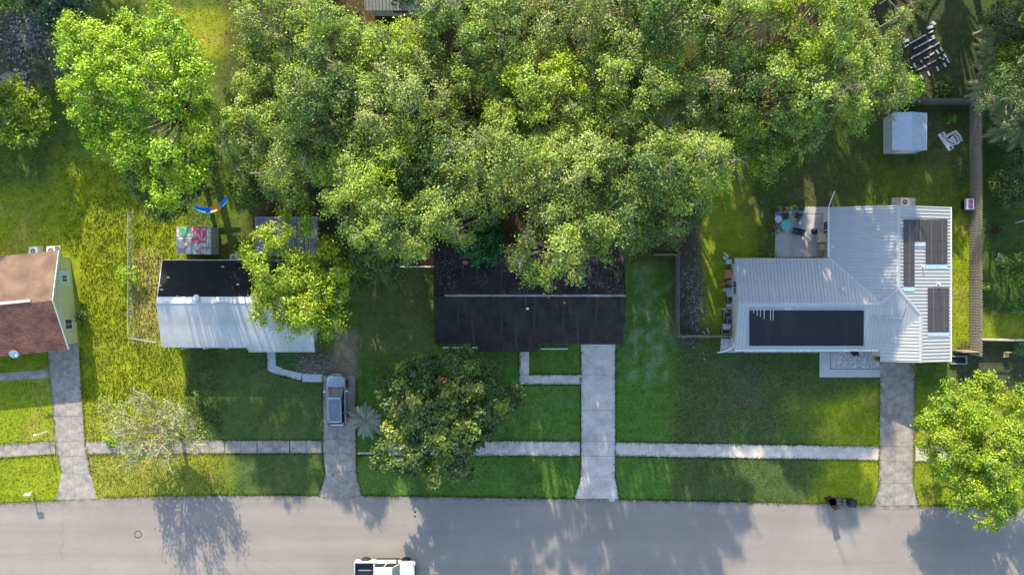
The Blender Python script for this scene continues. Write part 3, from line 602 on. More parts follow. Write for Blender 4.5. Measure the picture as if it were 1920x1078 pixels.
door(hD, (31.2, -5.21, .08), S_DIR, m=terram); window(hD, (28.6, -5.2, 1.4), S_DIR, 1.6, 1.1); window(hD, (24.5, -5.2, 1.4), S_DIR, 1.6, 1.1); window(hD, (21.8, -5.2, 1.4), S_DIR, 1.2, 1.1)
window(hD, (39.14, 2, 1.4), E_DIR, 1.4, 1.1); window(hD, (xWn+.44, 5.3, 1.2), W_DIR, 1.6, 1.7); window(hD, (20.5, 0, 1.4), W_DIR, 1.2, 1.1)
vent_pipe(hD, on_plane(1579, 543, fN), .12, .25, metalg, 'roof_vent', True); vent_pipe(hD, on_plane(1523, 527, fN), .05, .25); vent_pipe(hD, on_plane(1552, 523, fN), .04, .2)
vent_pipe(hD, on_plane(1729, 500, fE), .06, .4, whitem); vent_pipe(hD, on_plane(1758, 532, fE), .07, .35, whitem)
MB().tube([on_plane(1632, 595, fS)+Vector((0,0,.07)), on_plane(1690, 597, fS)+Vector((0,0,.07)), on_plane(1698, 572, fS)+Vector((0,0,.07))], .035, 6).build('collector_pipe', metalg, hD)
def slope_slab(name, px0, py0, px1, py1, zf, m_, parent, th=.06, lift=.05, seam=None):
    q = [on_plane(px0, py1, zf), on_plane(px1, py1, zf), on_plane(px1, py0, zf), on_plane(px0, py0, zf)]
    c = sum(q, Vector())/4; V = [p-c+Vector((0,0,lift)) for p in q]+[p-c+Vector((0,0,lift+th)) for p in q]
    o = pyd(name, V, [(3,2,1,0),(4,5,6,7),(0,1,5,4),(1,2,6,5),(2,3,7,6),(3,0,4,7)], m_, parent, c); return o
pcx = thing('pool_heating_collector', 'wide black pool-heating mat across the front roof slope of the white metal house', 'solar collector')
nmat = 9
for i in range(nmat):
    a = 1405+(1619-1405)*i/nmat; b = 1405+(1619-1405)*(i+1)/nmat; slope_slab('mat_panel', a, 582, b-.12, 648, fS, solarm, pcx, .05, .035)
for yy in (580.5, 649): MB().tube([on_plane(1403, yy, fS)+Vector((0,0,.06)), on_plane(1620, yy, fS)+Vector((0,0,.06))], .03, 6).build('header_pipe', metalg, pcx)
MB().tube([on_plane(1403, 580, fS)+Vector((0,0,.06)), on_plane(1403, 650, fS)+Vector((0,0,.06))], .03, 6).build('header_pipe', metalg, pcx); MB().tube([on_plane(1620, 580, fS)+Vector((0,0,.06)), on_plane(1619, 650, fS)+Vector((0,0,.06))], .03, 6).build('header_pipe', metalg, pcx)
for px_, y2 in ((1412.5, 587), (1419, 591), (1425, 594), (1432, 598), (1444, 600), (1449, 600)): MB().tube([on_plane(px_, 581, fS)+Vector((0,0,.10)), on_plane(px_, y2, fS)+Vector((0,0,.10))], .022, 5).build('strap', whitem, pcx)
flash = mat('pale_blue_flashing', (0.33, 0.44, 0.53), .5, .05, 3)
def epanel(label, x0_, y0_, x1_, y1_, strip=None):
    t = thing('solar_panel', label, 'solar panel', group=None); n = max(1, round((y1_-y0_)/42))
    for i in range(n):
        a = y0_+(y1_-y0_)*i/n; b = y0_+(y1_-y0_)*(i+1)/n; o = slope_slab('panel_section', x0_+.3, a, x1_-.3, b-.5, fE, solarp, t, .06, .05)
    MB().tube([on_plane((x0_+x1_)/2, y0_+1, fE)+Vector((0,0,.125)), on_plane((x0_+x1_)/2, y1_-2, fE)+Vector((0,0,.125))], .005, 4).build('seam_strip', metalg, t)
    if strip: slope_slab('flashing', x0_, y1_+.5, x1_, y1_+strip, fE, flash, t, .03, .035)
epanel('long dark panel nearest the ridge on the east roof slope', 1693.5, 412, 1714, 537, 9)
epanel('short dark panel second from the ridge in the four-column roof array', 1714.5, 412, 1734.5, 453, 9)
epanel('dark panel third from the ridge in the four-column roof array', 1735, 412, 1755, 495, 9)
epanel('dark panel nearest the fence side in the four-column roof array', 1755.5, 412, 1775.5, 495, 9)
epanel('dark panel of the separate roof pair, the one nearer the ridge', 1739, 540, 1758.5, 622, 8)
epanel('dark panel of the separate roof pair, the one nearer the fence', 1759, 540, 1778.5, 622, 8)
ac_unit('air conditioner on a pad behind the white metal gable roof', 1697, 379, h=.8, s=.8)
MB_ = MB().prism([tuple(P(a, b)[:2]) for a, b in ((1672, 390), (1716, 390), (1716, 371), (1672, 371))], -.02, .03); mm = MB_.build('gravel_pad', gravelw); mm['kind'] = 'structure'
# front bed, porch path, side gravel
for nm, pl, m_, top in (('path', ((1536.5, 707), (1650, 707), (1650, 692), (1556, 692), (1556, 656), (1536.5, 654)), concb, .05), ('gravel_bed', ((1557, 691), (1649, 691), (1649, 650), (1557, 650)), gravelw, .03), ('gravel_bed', ((1350, 661), (1535, 661), (1535, 646), (1376, 646), (1376, 636), (1352, 634)), gravelw, .03), ('patio', ((1453, 482), (1556, 482), (1556, 402), (1453, 402)), concb, .05), ('gravel_bed', ((1453, 401), (1556, 401), (1556, 388), (1453, 388)), gravelw, .03)):
    if nm == 'patio': m_ = mat('patio_concrete', (0.40, 0.38, 0.38), .9, .15, 1.0, fine=.06)
    o = MB().prism([tuple(P(a, b)[:2]) for a, b in pl], -.04, top).build(nm, m_); o['kind'] = 'structure'

# ------------------------------------------------------------------ foliage
OAK = [(.140, .190, .042), (.110, .160, .038), (.170, .205, .055), (.095, .145, .042), (.155, .205, .032)]
OAKG = [(.185, .215, .085), (.155, .190, .070), (.140, .180, .052), (.205, .225, .100)]
BRI = [(.180, .270, .015), (.150, .245, .015), (.210, .285, .018), (.110, .200, .018)]
YEL = [(.235, .285, .020), (.190, .255, .018), (.255, .295, .026), (.145, .215, .026)]
DRK = [(.055, .105, .030), (.070, .120, .035), (.045, .090, .028), (.090, .140, .040)]
EMR = [(.030, .120, .045), (.040, .140, .045), (.025, .100, .040)]
MAG = [(.060, .110, .025), (.085, .130, .028), (.050, .095, .025), (.200, .215, .045), (.230, .225, .050), (.110, .150, .035)]
GRY = [(.100, .130, .085), (.120, .150, .095), (.085, .120, .070)]
LIM = [(.150, .270, .020), (.120, .230, .020)]
OAK, OAKG, BRI, YEL, DRK, EMR, MAG, GRY, LIM = [[tuple(min(.42, c*g*k) for c, k in zip(q, (1, 1.03, .7))) for q in L_] for L_, g in ((OAK, 1.52), (OAKG, 1.35), (BRI, 1.5), (YEL, 1.35), (DRK, 1.25), (EMR, 1.0), (MAG, 1.4), (GRY, 1.2), (LIM, 1.4))]
def leaf_object(name, pos, nrm, size, asp, col, m, parent=None, loc=None):
    N = len(pos)
    t = rng.normal(size=(N, 3)); t -= nrm*np.sum(t*nrm, 1, keepdims=True); t /= np.linalg.norm(t, axis=1, keepdims=True)+1e-9
    b = np.cross(nrm, t); L2 = (size*.5)[:, None]; W2 = L2*asp
    v = np.stack([pos-t*L2-b*W2*.75, pos-t*L2*.2+b*W2*1.1+nrm*L2*.15, pos+t*L2+b*W2*.3, pos+t*L2*.3-b*W2*1.1+nrm*L2*.15], 1).reshape(-1, 3)
    me = np_mesh(name, v, np.arange(4*N).reshape(N, 4), 4)
    a = me.attributes.new('leafcol', 'FLOAT_COLOR', 'FACE')
    a.data.foreach_set('color', np.concatenate([col, np.ones((N, 1))], 1).astype(np.float32).ravel())
    return link(name, me, m, parent, loc)
def unit(n, up=0.0):
    d = rng.normal(size=(n, 3)); d[:, 2] += up; return d/(np.linalg.norm(d, axis=1, keepdims=True)+1e-9)
def foliage(lobes, pal, per_m2=26, cl_r=.42, lsize=.24, asp=.5, mix=.0, pal2=None, low=-.35):
    """lobes: (centre, rx, rz). Clusters of leaves over each lobe's surface; returns arrays + twig targets."""
    Ps = []; Ns = []; Cs = []; tw = []
    pal = np.array(pal); p2 = np.array(pal2) if pal2 is not None else pal
    for (c, rx, rz) in lobes:
        nc = max(5, int(rx*rx*11.0)); d = unit(nc*2, .35); d = d[d[:, 2] > low][:nc]
        rad = rng.uniform(.55, 1.06, (len(d), 1)); cc = np.array(c)+d*rad*np.array([rx, rx, rz])
        tw.append((np.array(c), cc[rad[:, 0] > .8][:6]))
        base = (p2 if rng.random() < mix else pal); lc = base[rng.integers(len(base))]
        k = max(6, int(per_m2*rng.uniform(.8, 1.2)))
        for j in range(len(cc)):
            kk = max(4, int(k*rng.uniform(.5, 1.35))); r_ = cl_r*rng.uniform(.7, 1.35)
            off = rng.normal(size=(kk, 3))*np.array([.55, .55, .36])*r_
            cj = (lc*.55+base[rng.integers(len(base))]*.45)*rng.uniform(.82, 1.18)
            nn = d[j]*.6+np.array([-.05, .25, .55])+rng.normal(size=(kk, 3))*.75+off/r_*.45
            Ps.append(cc[j]+off); Ns.append(nn); Cs.append(cj*rng.uniform(.72, 1.28, (kk, 1)))
    Pn = np.concatenate(Ps); Nn = np.concatenate(Ns); Nn /= np.linalg.norm(Nn, axis=1, keepdims=True)+1e-9
    return Pn, Nn, np.concatenate(Cs), tw
def tree(name, label, px, py, rpx, H, pal, cat='tree', group=None, dens=1.0, lsize=.24, asp=.5, lob=1.0, pal2=None, mix=0.0, bark=None, dead=0, ell=1.0, zfrac=.64, low_lobes=.28, cl_r=.42, open_=0.0, trunk_r=None, tint=1.0, extra=()):
    zc = H*zfrac; c = P(px, py, zc); Rw = rpx*S*(1-zc/CAM_H); Hz = H-zc
    t = thing(name, label, cat, (c.x, c.y, 0), group=group)
    lr = max(.6, min(1.55, Rw*.28))*lob; lobes = []; tries = 0
    ph = rng.uniform(0, 6.28, 3)
    nl = int(1.65*(Rw/lr)**2*(1-open_))
    while len(lobes) < nl and tries < nl*25:
        tries += 1; a = rng.uniform(0, 6.28); e = 1+.16*math.sin(2*a+ph[0])+.12*math.sin(3*a+ph[1])+.10*math.sin(5*a+ph[2])
        q = math.sqrt(rng.random()); rr = q*(Rw-lr*.75)*e; x = rr*math.cos(a); y = rr*math.sin(a)*ell
        z = zc+Hz*(math.sqrt(max(0, 1-.9*q*q))-.32)*rng.uniform(.6, 1.12)-lr*.2
        r_ = lr*rng.uniform(.5, 1.2)
        if all((x-o[0][0])**2+(y-o[0][1])**2+(z-o[0][2])**2*.6 > (.62*(r_+o[1]))**2*(.8 if tries < nl*12 else .5) for o in lobes): lobes.append(((x, y, z), r_, r_*.72))
    for i in range(int(nl*low_lobes)):
        a = rng.uniform(0, 6.28); rr = math.sqrt(rng.random())*(Rw-lr)*.95; lobes.append(((rr*math.cos(a), rr*math.sin(a)*ell, zc-Hz*rng.uniform(.15, .75)), lr*rng.uniform(.7, 1.0), lr*.55))
    Pn, Nn, Cn, tw = foliage(lobes, pal, 44*dens, cl_r, lsize, asp, mix, pal2)
    for (ex, ey, ez, er, ec) in extra:
        q1, q2, q3, q4 = foliage([((ex, ey, ez), er, er*.6)], [ec], 44, cl_r, lsize, asp); Pn = np.concatenate([Pn, q1]); Nn = np.concatenate([Nn, q2]); Cn = np.concatenate([Cn, q3])
    Cn = Cn*tint; sz = lsize*rng.uniform(.65, 1.35, len(Pn))
    leaf_object('crown', Pn, Nn, sz, asp, Cn, leafm, t)
    mb = MB(); r0 = trunk_r or .020*H+.05; fork = Vector((rng.uniform(-.3, .3), rng.uniform(-.3, .3), max(1.0, zc-Hz*.9)))
    mb.tube([(0, 0, -.1), (0, 0, .25), Vector((.05, 0, fork.z*.55)), fork], [r0*1.5, r0*1.1, r0*.9, r0*.8], 8)
    for cc, ends in tw:
        cv = Vector(cc); m1 = fork.lerp(cv, .5)+Vector((0, 0, -.12*(cv-fork).length+.25)); r1 = r0*.42
        mb.tube([fork-Vector((0, 0, .1)), m1, cv], [r1, r1*.62, r1*.28], 5)
        for e in ends[:4]: mb.tube([cv, Vector(e)], [r1*.26, .012], 4, False)
    for i in range(dead):
        cc, ends = tw[rng.integers(len(tw))]; s0 = Vector(cc)+Vector((0, 0, .3)); dv = Vector(unit(1, 1.6)[0]); e0 = s0+dv*rng.uniform(1.0, 2.0)
        mb.tube([s0, s0.lerp(e0, .5)+Vector((rng.uniform(-.2, .2), rng.uniform(-.2, .2), 0)), e0], [.06, .045, .02], 4)
        for q in range(7): st = s0.lerp(e0, rng.uniform(.4, 1)); mb.tube([st, st+Vector(unit(1, .5)[0])*rng.uniform(.4, .95)], [.025, .008], 3, False)
    mb.build('trunk', bark or barkm, t, smooth=True)
    return t
def shrub(name, label, px, py, rpx, H, pal, dens=1.0, lsize=.16, cat='shrub', group=None, asp=.5):
    c = P(px, py, H*.5); Rw = rpx*S; t = thing(name, label, cat, (c.x, c.y, 0), group=group)
    lobes = [((rng.uniform(-.5, .5)*Rw, rng.uniform(-.5, .5)*Rw, H*rng.uniform(.35, .7)), Rw*rng.uniform(.35, .6), H*.3) for _ in range(max(3, int(Rw*5)))]
    Pn, Nn, Cn, tw = foliage(lobes, pal, 22*dens, .22, lsize, asp); Pn[:, 2] = np.maximum(Pn[:, 2], .05)
    leaf_object('foliage', Pn, Nn, lsize*rng.uniform(.7, 1.3, len(Pn)), asp, Cn, leafm, t)
    mb = MB()
    for cc, ends in tw: mb.tube([(0, 0, -.05), Vector(cc)*.5, Vector(cc)], [.035, .025, .01], 4)
    mb.build('stem', barkm, t); return t
GO = 'live oaks of the dense backyard canopy'
# bright green tree between the left lots
tree('bright_green_tree', 'large bright lime green tree beside the oak canopy, over the hammock', 276, 184, 168, 17.5, BRI, dens=1.8, lsize=.19, dead=3, ell=1.12)
tree('understory_tree', 'dark green lower tree beneath the lime green tree, behind the painted shed', 335, 335, 92, 9, DRK, lsize=.2, dens=1.4, dead=3)
tree('understory_tree', 'small dark tree in the shade between the hammock and the oak canopy', 478, 352, 46, 6.5, DRK+OAK[1:2], lsize=.18, dens=1.4, dead=1)
oaks = [(455,255,62,15),(520,55,92,13),(632,82,92,13.5),(745,105,78,13),(838,72,92,14),(945,50,100,14),(1085,45,105,14.5),(1235,50,105,14),(1370,40,100,14),(1500,60,105,14.5),(1615,75,92,14),
        (505,180,88,12.5),(620,205,100,13.5),(755,200,98,13),(890,180,92,13),(1030,190,115,15),(1175,180,100,14),(1300,175,95,14),(1425,170,100,14.5),(1550,170,105,14.5),(1620,140,75,14),
        (575,300,78,17),(690,330,95,13.5),(815,320,92,13),(935,320,92,13.5),(1065,330,100,14),(1185,310,95,14),(1290,310,88,13.5),(1385,265,80,13),(1480,240,70,12)]
for i, (px_, py_, r_, h_) in enumerate(oaks):
    kd = (0, 1, 0, 2, 3, 0, 1, 3, 0, 2, 1, 0, 3, 1, 0, 2, 0, 1, 3)[i % 19]
    lab = ('olive green live oak', 'grey-green mossy live oak', 'yellow-tinged live oak', 'darker green live oak')[kd]+' inside the dense backyard canopy'
    tree('live_oak', lab, px_+rng.uniform(-10, 10), py_+rng.uniform(-10, 10), r_*rng.uniform(1.0, 1.18), h_*(1.0 if px_ < 600 or (px_ > 1380 and py_ > 235) else (1.38 if px_ > 1300 else 1.27) if py_ < 250 else 1.48)*rng.uniform(.88, 1.1), (OAK, OAKG, OAK[:1]+YEL[:2], DRK+OAK[1:2])[kd], group=GO, pal2=(OAKG, OAK, OAK, OAK)[kd], mix=(.15, .25, .4, .35)[kd], lsize=(.165, .155, .17, .175)[kd], asp=.5, dead=int(rng.integers(2, 6)), dens=1.75, open_=.06, tint=rng.uniform(.85, 1.12), zfrac=.63, low_lobes=.36)
tree('live_oak', 'grey-green mossy live oak leaning over the middle of the dark shingle roof', 1035, 455, 88, 20, OAKG, open_=.14, pal2=OAK, mix=.45, lsize=.17, asp=.5, dens=1.65, dead=3, group=None)
tree('live_oak', 'dark live oak overhanging the driveway end of the dark shingle roof', 1150, 425, 82, 20, OAK, open_=.14, pal2=DRK, mix=.5, lsize=.17, asp=.5, dens=1.65, dead=2)
tree('live_oak', 'live oak over the corner of the plank fence between the two lots', 1238, 395, 78, 19, OAK, open_=.14, pal2=DRK, mix=.4, lsize=.17, asp=.5, dens=1.65, dead=2)
tree('live_oak', 'live oak over the mulch side yard behind the white gate fence', 730, 425, 86, 19.5, OAK, pal2=DRK, mix=.3, lsize=.17, asp=.5, dens=1.65, dead=2)
tree('live_oak', 'small live oak behind the rounded deep green tree at the dark roof', 850, 405, 70, 20, OAK, pal2=DRK, mix=.3, lsize=.17, asp=.5, dens=1.65, dead=1)
tree('round_green_tree', 'rounded deep emerald green tree at the rear eave of the dark roof', 895, 450, 46, 8, EMR, lsize=.26, lob=.8)
tree('lime_tree', 'small lime green tree at the canopy edge above the pale blue shed', 1683, 172, 34, 8.5, LIM, lsize=.24, lob=.9)
tree('yellow_green_tree', 'yellow-green tree spilling over the white roof of the left lot house', 552, 510, 118, 11, YEL, dens=1.8, lsize=.19, dead=3, ell=1.15)
tree('dark_green_tree', 'dark green tree between the yellow-green tree and the white gate fence', 690, 485, 76, 8.5, DRK, lsize=.18, dens=1.6, dead=2)
tree('magnolia', 'dark broadleaf tree with sunlit clumps painted yellow in the front yard', 830, 776, 144, 8.0, [(.065, .115, .028), (.08, .135, .03), (.055, .1, .026), (.105, .155, .035)], pal2=[(.24, .29, .045), (.27, .30, .055), (.20, .26, .045), (.16, .22, .04)], mix=.34, dens=1.2, lsize=.24, asp=.62, lob=.7, dead=2, open_=.04, cl_r=.36, ell=.9, low_lobes=.45, extra=[(0.1, 3.0, 6.2, .5, (.42, .22, .08))])  # yellow second palette paints sunlit clumps into the leaf colour
tree('street_oak', 'lit yellow-green oak overhanging the street by the far right driveway', 1866, 846, 138, 9.0, YEL[1:]+BRI[1:], dens=1.8, lsize=.18, asp=.5, dead=3, lob=.75, ell=1.12, low_lobes=.6, tint=.92)
tree('left_edge_tree', 'light green tree at the lot edge beyond the pale debris', 14, 215, 72, 5.5, YEL[1:]+DRK[:1], lsize=.22)
tree('dark_fir', 'dark blue-green tree above the pale debris beside the lime green tree', 112, 22, 52, 9, [(.035, .085, .05), (.045, .1, .055)], lsize=.26, asp=.3)
# trees just beyond the photograph that shade it
for i, (px_, py_, r_, h_) in enumerate([(-225,-60,130,14),(50,-110,110,11),(-200,-430,140,16),(-60,-430,130,15),(450,-420,130,16),(1560,-430,140,17),(1720,-430,150,18),(1880,-400,150,18),(360,-170,120,14),(560,-120,130,14),(760,-130,140,14),(960,-130,140,14),(1170,-130,140,14),(1380,-130,140,14),(1580,-110,140,18),(1760,-120,115,13),(1950,-120,130,14),(2000,10,110,13),(-146,-137,120,12),(2050,190,120,17),(2060,330,110,16),(2060,480,90,14),(-110,150,100,8)]):
    tree('background_oak', 'dark oak standing beyond the edge of the yards', px_, py_, r_, h_, OAK[1:4]+DRK[:2], group='oaks around the yards', dens=.55, lsize=.34, open_=.42 if px_ > 1500 else .2)
# half bare tree with pale twigs
def bare_tree():
    c = P(338, 800, 0); t = thing('half_bare_tree', 'half bare tree with pale twigs and sparse leaves by the sidewalk', 'tree', (c.x, c.y, 0))
    mb = MB(); Ps = []; fork = Vector((-.1, -.1, 1.8))
    mb.tube([(0, 0, -.1), (0, 0, .3), (-.05, 0, 1.0), fork], [.30, .22, .18, .16], 8)
    for i in range(24):
        a = i*2.399+rng.uniform(-.3, .3); rr = rng.uniform(1.4, 4.6)*(1.12 if math.cos(a) < 0 else 1.0); e = Vector((rr*math.cos(a)-.3, rr*math.sin(a)*.85+.6, rng.uniform(4.6, 7.8)-rr*.25))
        m1 = fork.lerp(e, .5)+Vector((rng.uniform(-.3, .3), rng.uniform(-.3, .3), -.3)); mb.tube([fork, m1, e], [.10, .065, .03], 6)
        for j in range(10):
            s0 = m1.lerp(e, rng.uniform(.0, 1)); d = (e-m1).normalized()*.5+Vector(unit(1, .2)[0]); e1 = s0+d*rng.uniform(.5, 1.15)
            mb.tube([s0, s0.lerp(e1, .5)+Vector(unit(1)[0])*.1, e1], [.038, .028, .014], 4, False)
            for k_ in range(5):
                s1 = s0.lerp(e1, rng.uniform(.4, 1)); e2 = s1+Vector(unit(1, .1)[0])*rng.uniform(.3, .65); mb.tube([s1, e2], [.018, .010], 3, False)
                if rng.random() < .75:
                    for q in range(int(rng.integers(3, 9))): Ps.append(np.array(e2)+rng.normal(size=3)*.16)
    mb.build('trunk', barkp, t)
    Pn = np.array(Ps); N = len(Pn); nn = unit(N, 1.2); pc_ = np.array([(.27, .32, .07), (.22, .30, .04), (.33, .32, .16), (.17, .26, .03)])
    leaf_object('crown', Pn, nn, .17*rng.uniform(.7, 1.4, N), .5, pc_[rng.integers(4, size=N)]*rng.uniform(.8, 1.2, (N, 1)), leafm, t)
bare_tree()
# palms
def palm(name, label, px, py, H, n, L_, pal, group=None, cat='palm', droop=.9):
    c = P(px, py, H); t = thing(name, label, cat, (c.x, c.y, 0), group=group); Ps = []; Ns = []; Cs = []; Ss = []; mb = MB()
    mb.tube([(0, 0, -.05), (0, 0, H*.5), (0, 0, H)], [.2, .15, .16], 8); vs = []; pal = np.array(pal)
    for i in range(n):
        a = i*2.399; el = rng.uniform(.0, .9); l_ = L_*rng.uniform(.8, 1.15); prev = None; pts = []
        for k_ in range(9):
            s = k_/8; x = l_*s*math.cos(el*(1-s*.6)); z = l_*(math.sin(el)*s-droop*.55*s*s); pts.append(Vector((x*math.cos(a), x*math.sin(a), max(H+z, .15))))
        mb.tube(pts, [.03*(1-.8*k_/8) for k_ in range(9)], 4, False)
        for k_ in range(44):
            s = .12+.88*k_/44; f = s*8; i0 = min(7, int(f)); p0 = pts[i0].lerp(pts[i0+1], f-i0); d = (pts[i0+1]-pts[i0]).normalized(); sd = d.cross(Vector((0, 0, 1))).normalized()
            for sg in (-1, 1):
                ld = (sd*sg*.9+d*.65-Vector((0, 0, .25))).normalized(); ll = .55*math.sin(math.pi*(.12+.8*s))*L_/2.4
                wv = d*.022*L_/2.0; vs += [p0-wv, p0+wv, p0+ld*ll]; Cs.append(pal[rng.integers(len(pal))]*rng.uniform(.75, 1.25))
    me = np_mesh('fronds', np.array([tuple(q) for q in vs]), np.arange(len(vs)).reshape(-1, 3), 3); at = me.attributes.new('leafcol', 'FLOAT_COLOR', 'FACE')
    at.data.foreach_set('color', np.concatenate([np.array(Cs), np.ones((len(Cs), 1))], 1).astype(np.float32).ravel()); link('fronds', me, leafm, t); mb.build('trunk', barkm, t)
for lab, px_, py_, h_, l_ in (('grey-green palm crowding the corner of the wooden fence', 1884, 165, 3.6, 2.7), ('grey-green palm behind the palm at the fence corner, against the yard edge', 1915, 235, 3.6, 2.7), ('tall pale palm beyond the rows of pale blocks', 1895, 70, 4.5, 2.9), ('short grey palm between the fence corner palm and the tall pale palm', 1872, 110, 3.0, 2.3)):
    palm('palm_tree', lab, px_, py_, h_, 38, l_, [tuple(c*1.5 for c in q) for q in GRY], group=None)
tree('palm_yard_tree', 'grey-leaved tree behind the grey palms', 1905, 25, 62, 9, GRY+OAK[:1], lsize=.2, lob=.8, dens=1.3)
tree('grey_tree', 'feathery grey-green tree spreading over the palms beyond the fence corner', 1946, 158, 98, 12, [tuple(c*1.3 for c in q) for q in GRY]+DRK[:1], lsize=.22, asp=.28, dens=1.5, dead=3)
tree('fence_tree', 'low dark tree outside the fence, opposite the white cut-out board', 1896, 258, 44, 3.6, DRK+GRY, lsize=.17, dens=1.2)
tree('fence_tree', 'low grey-green tree outside the fence, across from the cooler', 1900, 350, 40, 3.4, GRY+DRK, lsize=.17, dens=1.2)
tree('fence_tree', 'low leafy tree outside the fence near the pale flowers', 1915, 520, 34, 3.2, DRK+LIM[:1], lsize=.17, dens=1.2)
tree('palm_yard_tree', 'yellow-leaved slender tree rising among the grey palms', 1905, 110, 38, 8, OAK+YEL[:1], lsize=.22, lob=.8)
palm('palmetto', 'pale blue-grey palmetto between the parked car and the broadleaf tree', 686, 788, 1.5, 20, 1.75, [(.20, .24, .19), (.25, .28, .23), (.16, .21, .16)], cat='palmetto', droop=.7)
# shrubs
for lab, px_, py_, r_, h_, pal in (
    ('leafy vine mound on the chain-link fence between the left lots', 240, 517, 30, 1.5, BRI), ('round shrub on the shaded edge of the left lot lawn', 372, 745, 17, 1.3, DRK+BRI[:1]),
    ('dark shrub against the yellow gable wall', 152, 592, 15, 1.2, DRK), ('pale green shrub against the inside of the wooden fence', 1806, 324, 17, 1.2, GRY+DRK[:1]), ('small bright bush beyond the white cut-out board', 1784, 226, 15, .7, LIM+DRK),
    ('tall shrub across the wooden fence from the fence-side cooler', 1880, 360, 28, 1.8, GRY+DRK), ('shrub with broad leaves behind the fence, beside the pale flowers', 1912, 488, 22, 1.3, DRK+LIM), ('low shrub leaning on the outside of the wooden fence', 1848, 540, 10, 1.2, LIM+GRY),
    ('pale flowering clump on the shaded lawn beyond the fence', 1874, 485, 9, .5, [(.5, .5, .48), (.3, .36, .28)]), ('low green shrub at the end of the pale slab of the side path', 205, 826, 16, .5, BRI), ('dark shrub by the corner of the car driveway and broadleaf tree', 665, 778, 15, 1.2, DRK+OAK),
    ('bush under the broadleaf tree next to the tan grass', 715, 705, 32, 2.2, DRK), ('undergrowth bush at the foot of the dark green tree', 735, 515, 26, 2.0, DRK+GRY), ('red-leaved clump on the shaded lawn beyond the fence', 1868, 430, 9, .5, [(.22, .06, .04), (.1, .08, .03)]),
    ('dense dark shrub outside the fence, opposite the white cut-out board', 1885, 275, 30, 2.2, GRY+DRK), ('grey-green shrub outside the fence, across from the pale green shrub', 1895, 325, 26, 2.0, DRK+GRY), ('leafy shrub outside the fence near the pale low fence', 1905, 575, 22, 1.5, DRK+LIM), ('dark bramble mass behind the palms', 1915, 300, 26, 2.6, DRK),
    ('bush in the shaded lot below the plank fence end', 1912, 655, 16, 1.4, DRK+GRY), ('low fern clump outside the back run of the wooden fence', 1770, 172, 26, .9, DRK), ('broad-leaved bush by the rows of pale blocks', 1720, 20, 24, 1.2, DRK), ('weedy bush where the dark drive meets the debris', 70, 120, 20, 1.0, GRY), ('leafy bush at the far corner of the debris patch', 90, 165, 18, 1.3, DRK)):
    shrub('shrub', lab, px_, py_, r_, h_, pal)

# ------------------------------------------------------------------ grass blades and litter (uncountable)
def scatter(N, x0, x1, y0, y1): return rng.uniform(x0, x1, N), rng.uniform(y0, y1, N)
gx_, gy_ = scatter(420000, -53, 53, -21.5, 31); qx, qy = px_of(gx_, gy_)
dens = .28+.0*qx; dens = np.maximum(dens, band(qx, 120, 420, 20)*band(qy, 300, 940, 20)); dens = np.maximum(dens, band(qx, -90, 130, 10)*band(qy, 180, 940, 10)); dens = np.maximum(dens, band(qx, 1262, 1830, 10)*band(qy, 180, 950, 10)*.8); dens = np.maximum(dens, band(qx, 660, 1262, 10)*band(qy, 500, 950, 10)*.65)
dens = dens*(1-band(qx, 430, 1400, 60)*band(qy, -200, 470, 20)*.85)
keep = rng.random(len(gx_)) < dens; keep &= qy < road_edge(qx)-1.5
def out_rect(a, b, c_, d): 
    global keep
    keep &= ~((qx > a) & (qx < b) & (qy > c_) & (qy < d))
for rct in ((89, 152, 640, 770), (97, 160, 770, 860), (108, 172, 860, 900), (112, 178, 900, 940), (606, 667, 704, 890), (600, 676, 890, 930), (1090, 1153, 640, 895), (1081, 1158, 893, 936), (1649, 1715, 668, 906), (1639, 1719, 904, 950), (974, 992, 650, 720), (974, 1090, 703, 720), (500, 517, 650, 692), (512, 566, 693, 713), (566, 606, 702, 716), (-80, 93, 698, 716), (1536, 1650, 640, 708), (1350, 1536, 634, 661), (1452, 1556, 388, 484), (752, 813, 462, 500), (300, 600, 490, 648), (820, 1160, 470, 642), (1366, 1600, 492, 648), (1560, 1770, 400, 672), (-80, 150, 480, 650), (720, 1089, 827, 854), (1153, 1400, 830, 857), (1400, 1649, 834, 861), (1716, 1930, 840, 866), (394, 605, 825, 849), (161, 393, 826, 850), (-90, 104, 833, 860)): out_rect(*rct)
gx_ = gx_[keep]; gy_ = gy_[keep]; qx = qx[keep]; qy = qy[keep]; N = len(gx_)
hgt = .05+.05*rng.random(N)+.20*band(qx, 120, 330, 20)*band(qy, 300, 760, 40)*rng.random(N)**2+.06*band(qx, 160, 420, 20)*band(qy, 720, 940, 10)*rng.random(N)
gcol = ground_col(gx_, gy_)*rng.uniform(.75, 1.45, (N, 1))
ang = rng.uniform(0, 6.28, N); lean = rng.normal(0, .6, (N, 2))*hgt[:, None]; wd = .022+.03*rng.random(N)+hgt*.12
bx = np.cos(ang)*wd; by = np.sin(ang)*wd
v = np.stack([np.stack([gx_-bx, gy_-by, np.full(N, -.005)], 1), np.stack([gx_+bx, gy_+by, np.full(N, -.005)], 1), np.stack([gx_+lean[:, 0], gy_+lean[:, 1], hgt], 1)], 1).reshape(-1, 3)
me = np_mesh('grass', v, np.arange(3*N).reshape(N, 3), 3); at = me.attributes.new('leafcol', 'FLOAT_COLOR', 'FACE'); at.data.foreach_set('color', np.concatenate([gcol, np.ones((N, 1))], 1).astype(np.float32).ravel())
g_ = link('grass', me, grassm); g_['kind'] = 'stuff'; g_['label'] = 'short rough grass of the lawns and verges'; g_['category'] = 'grass'
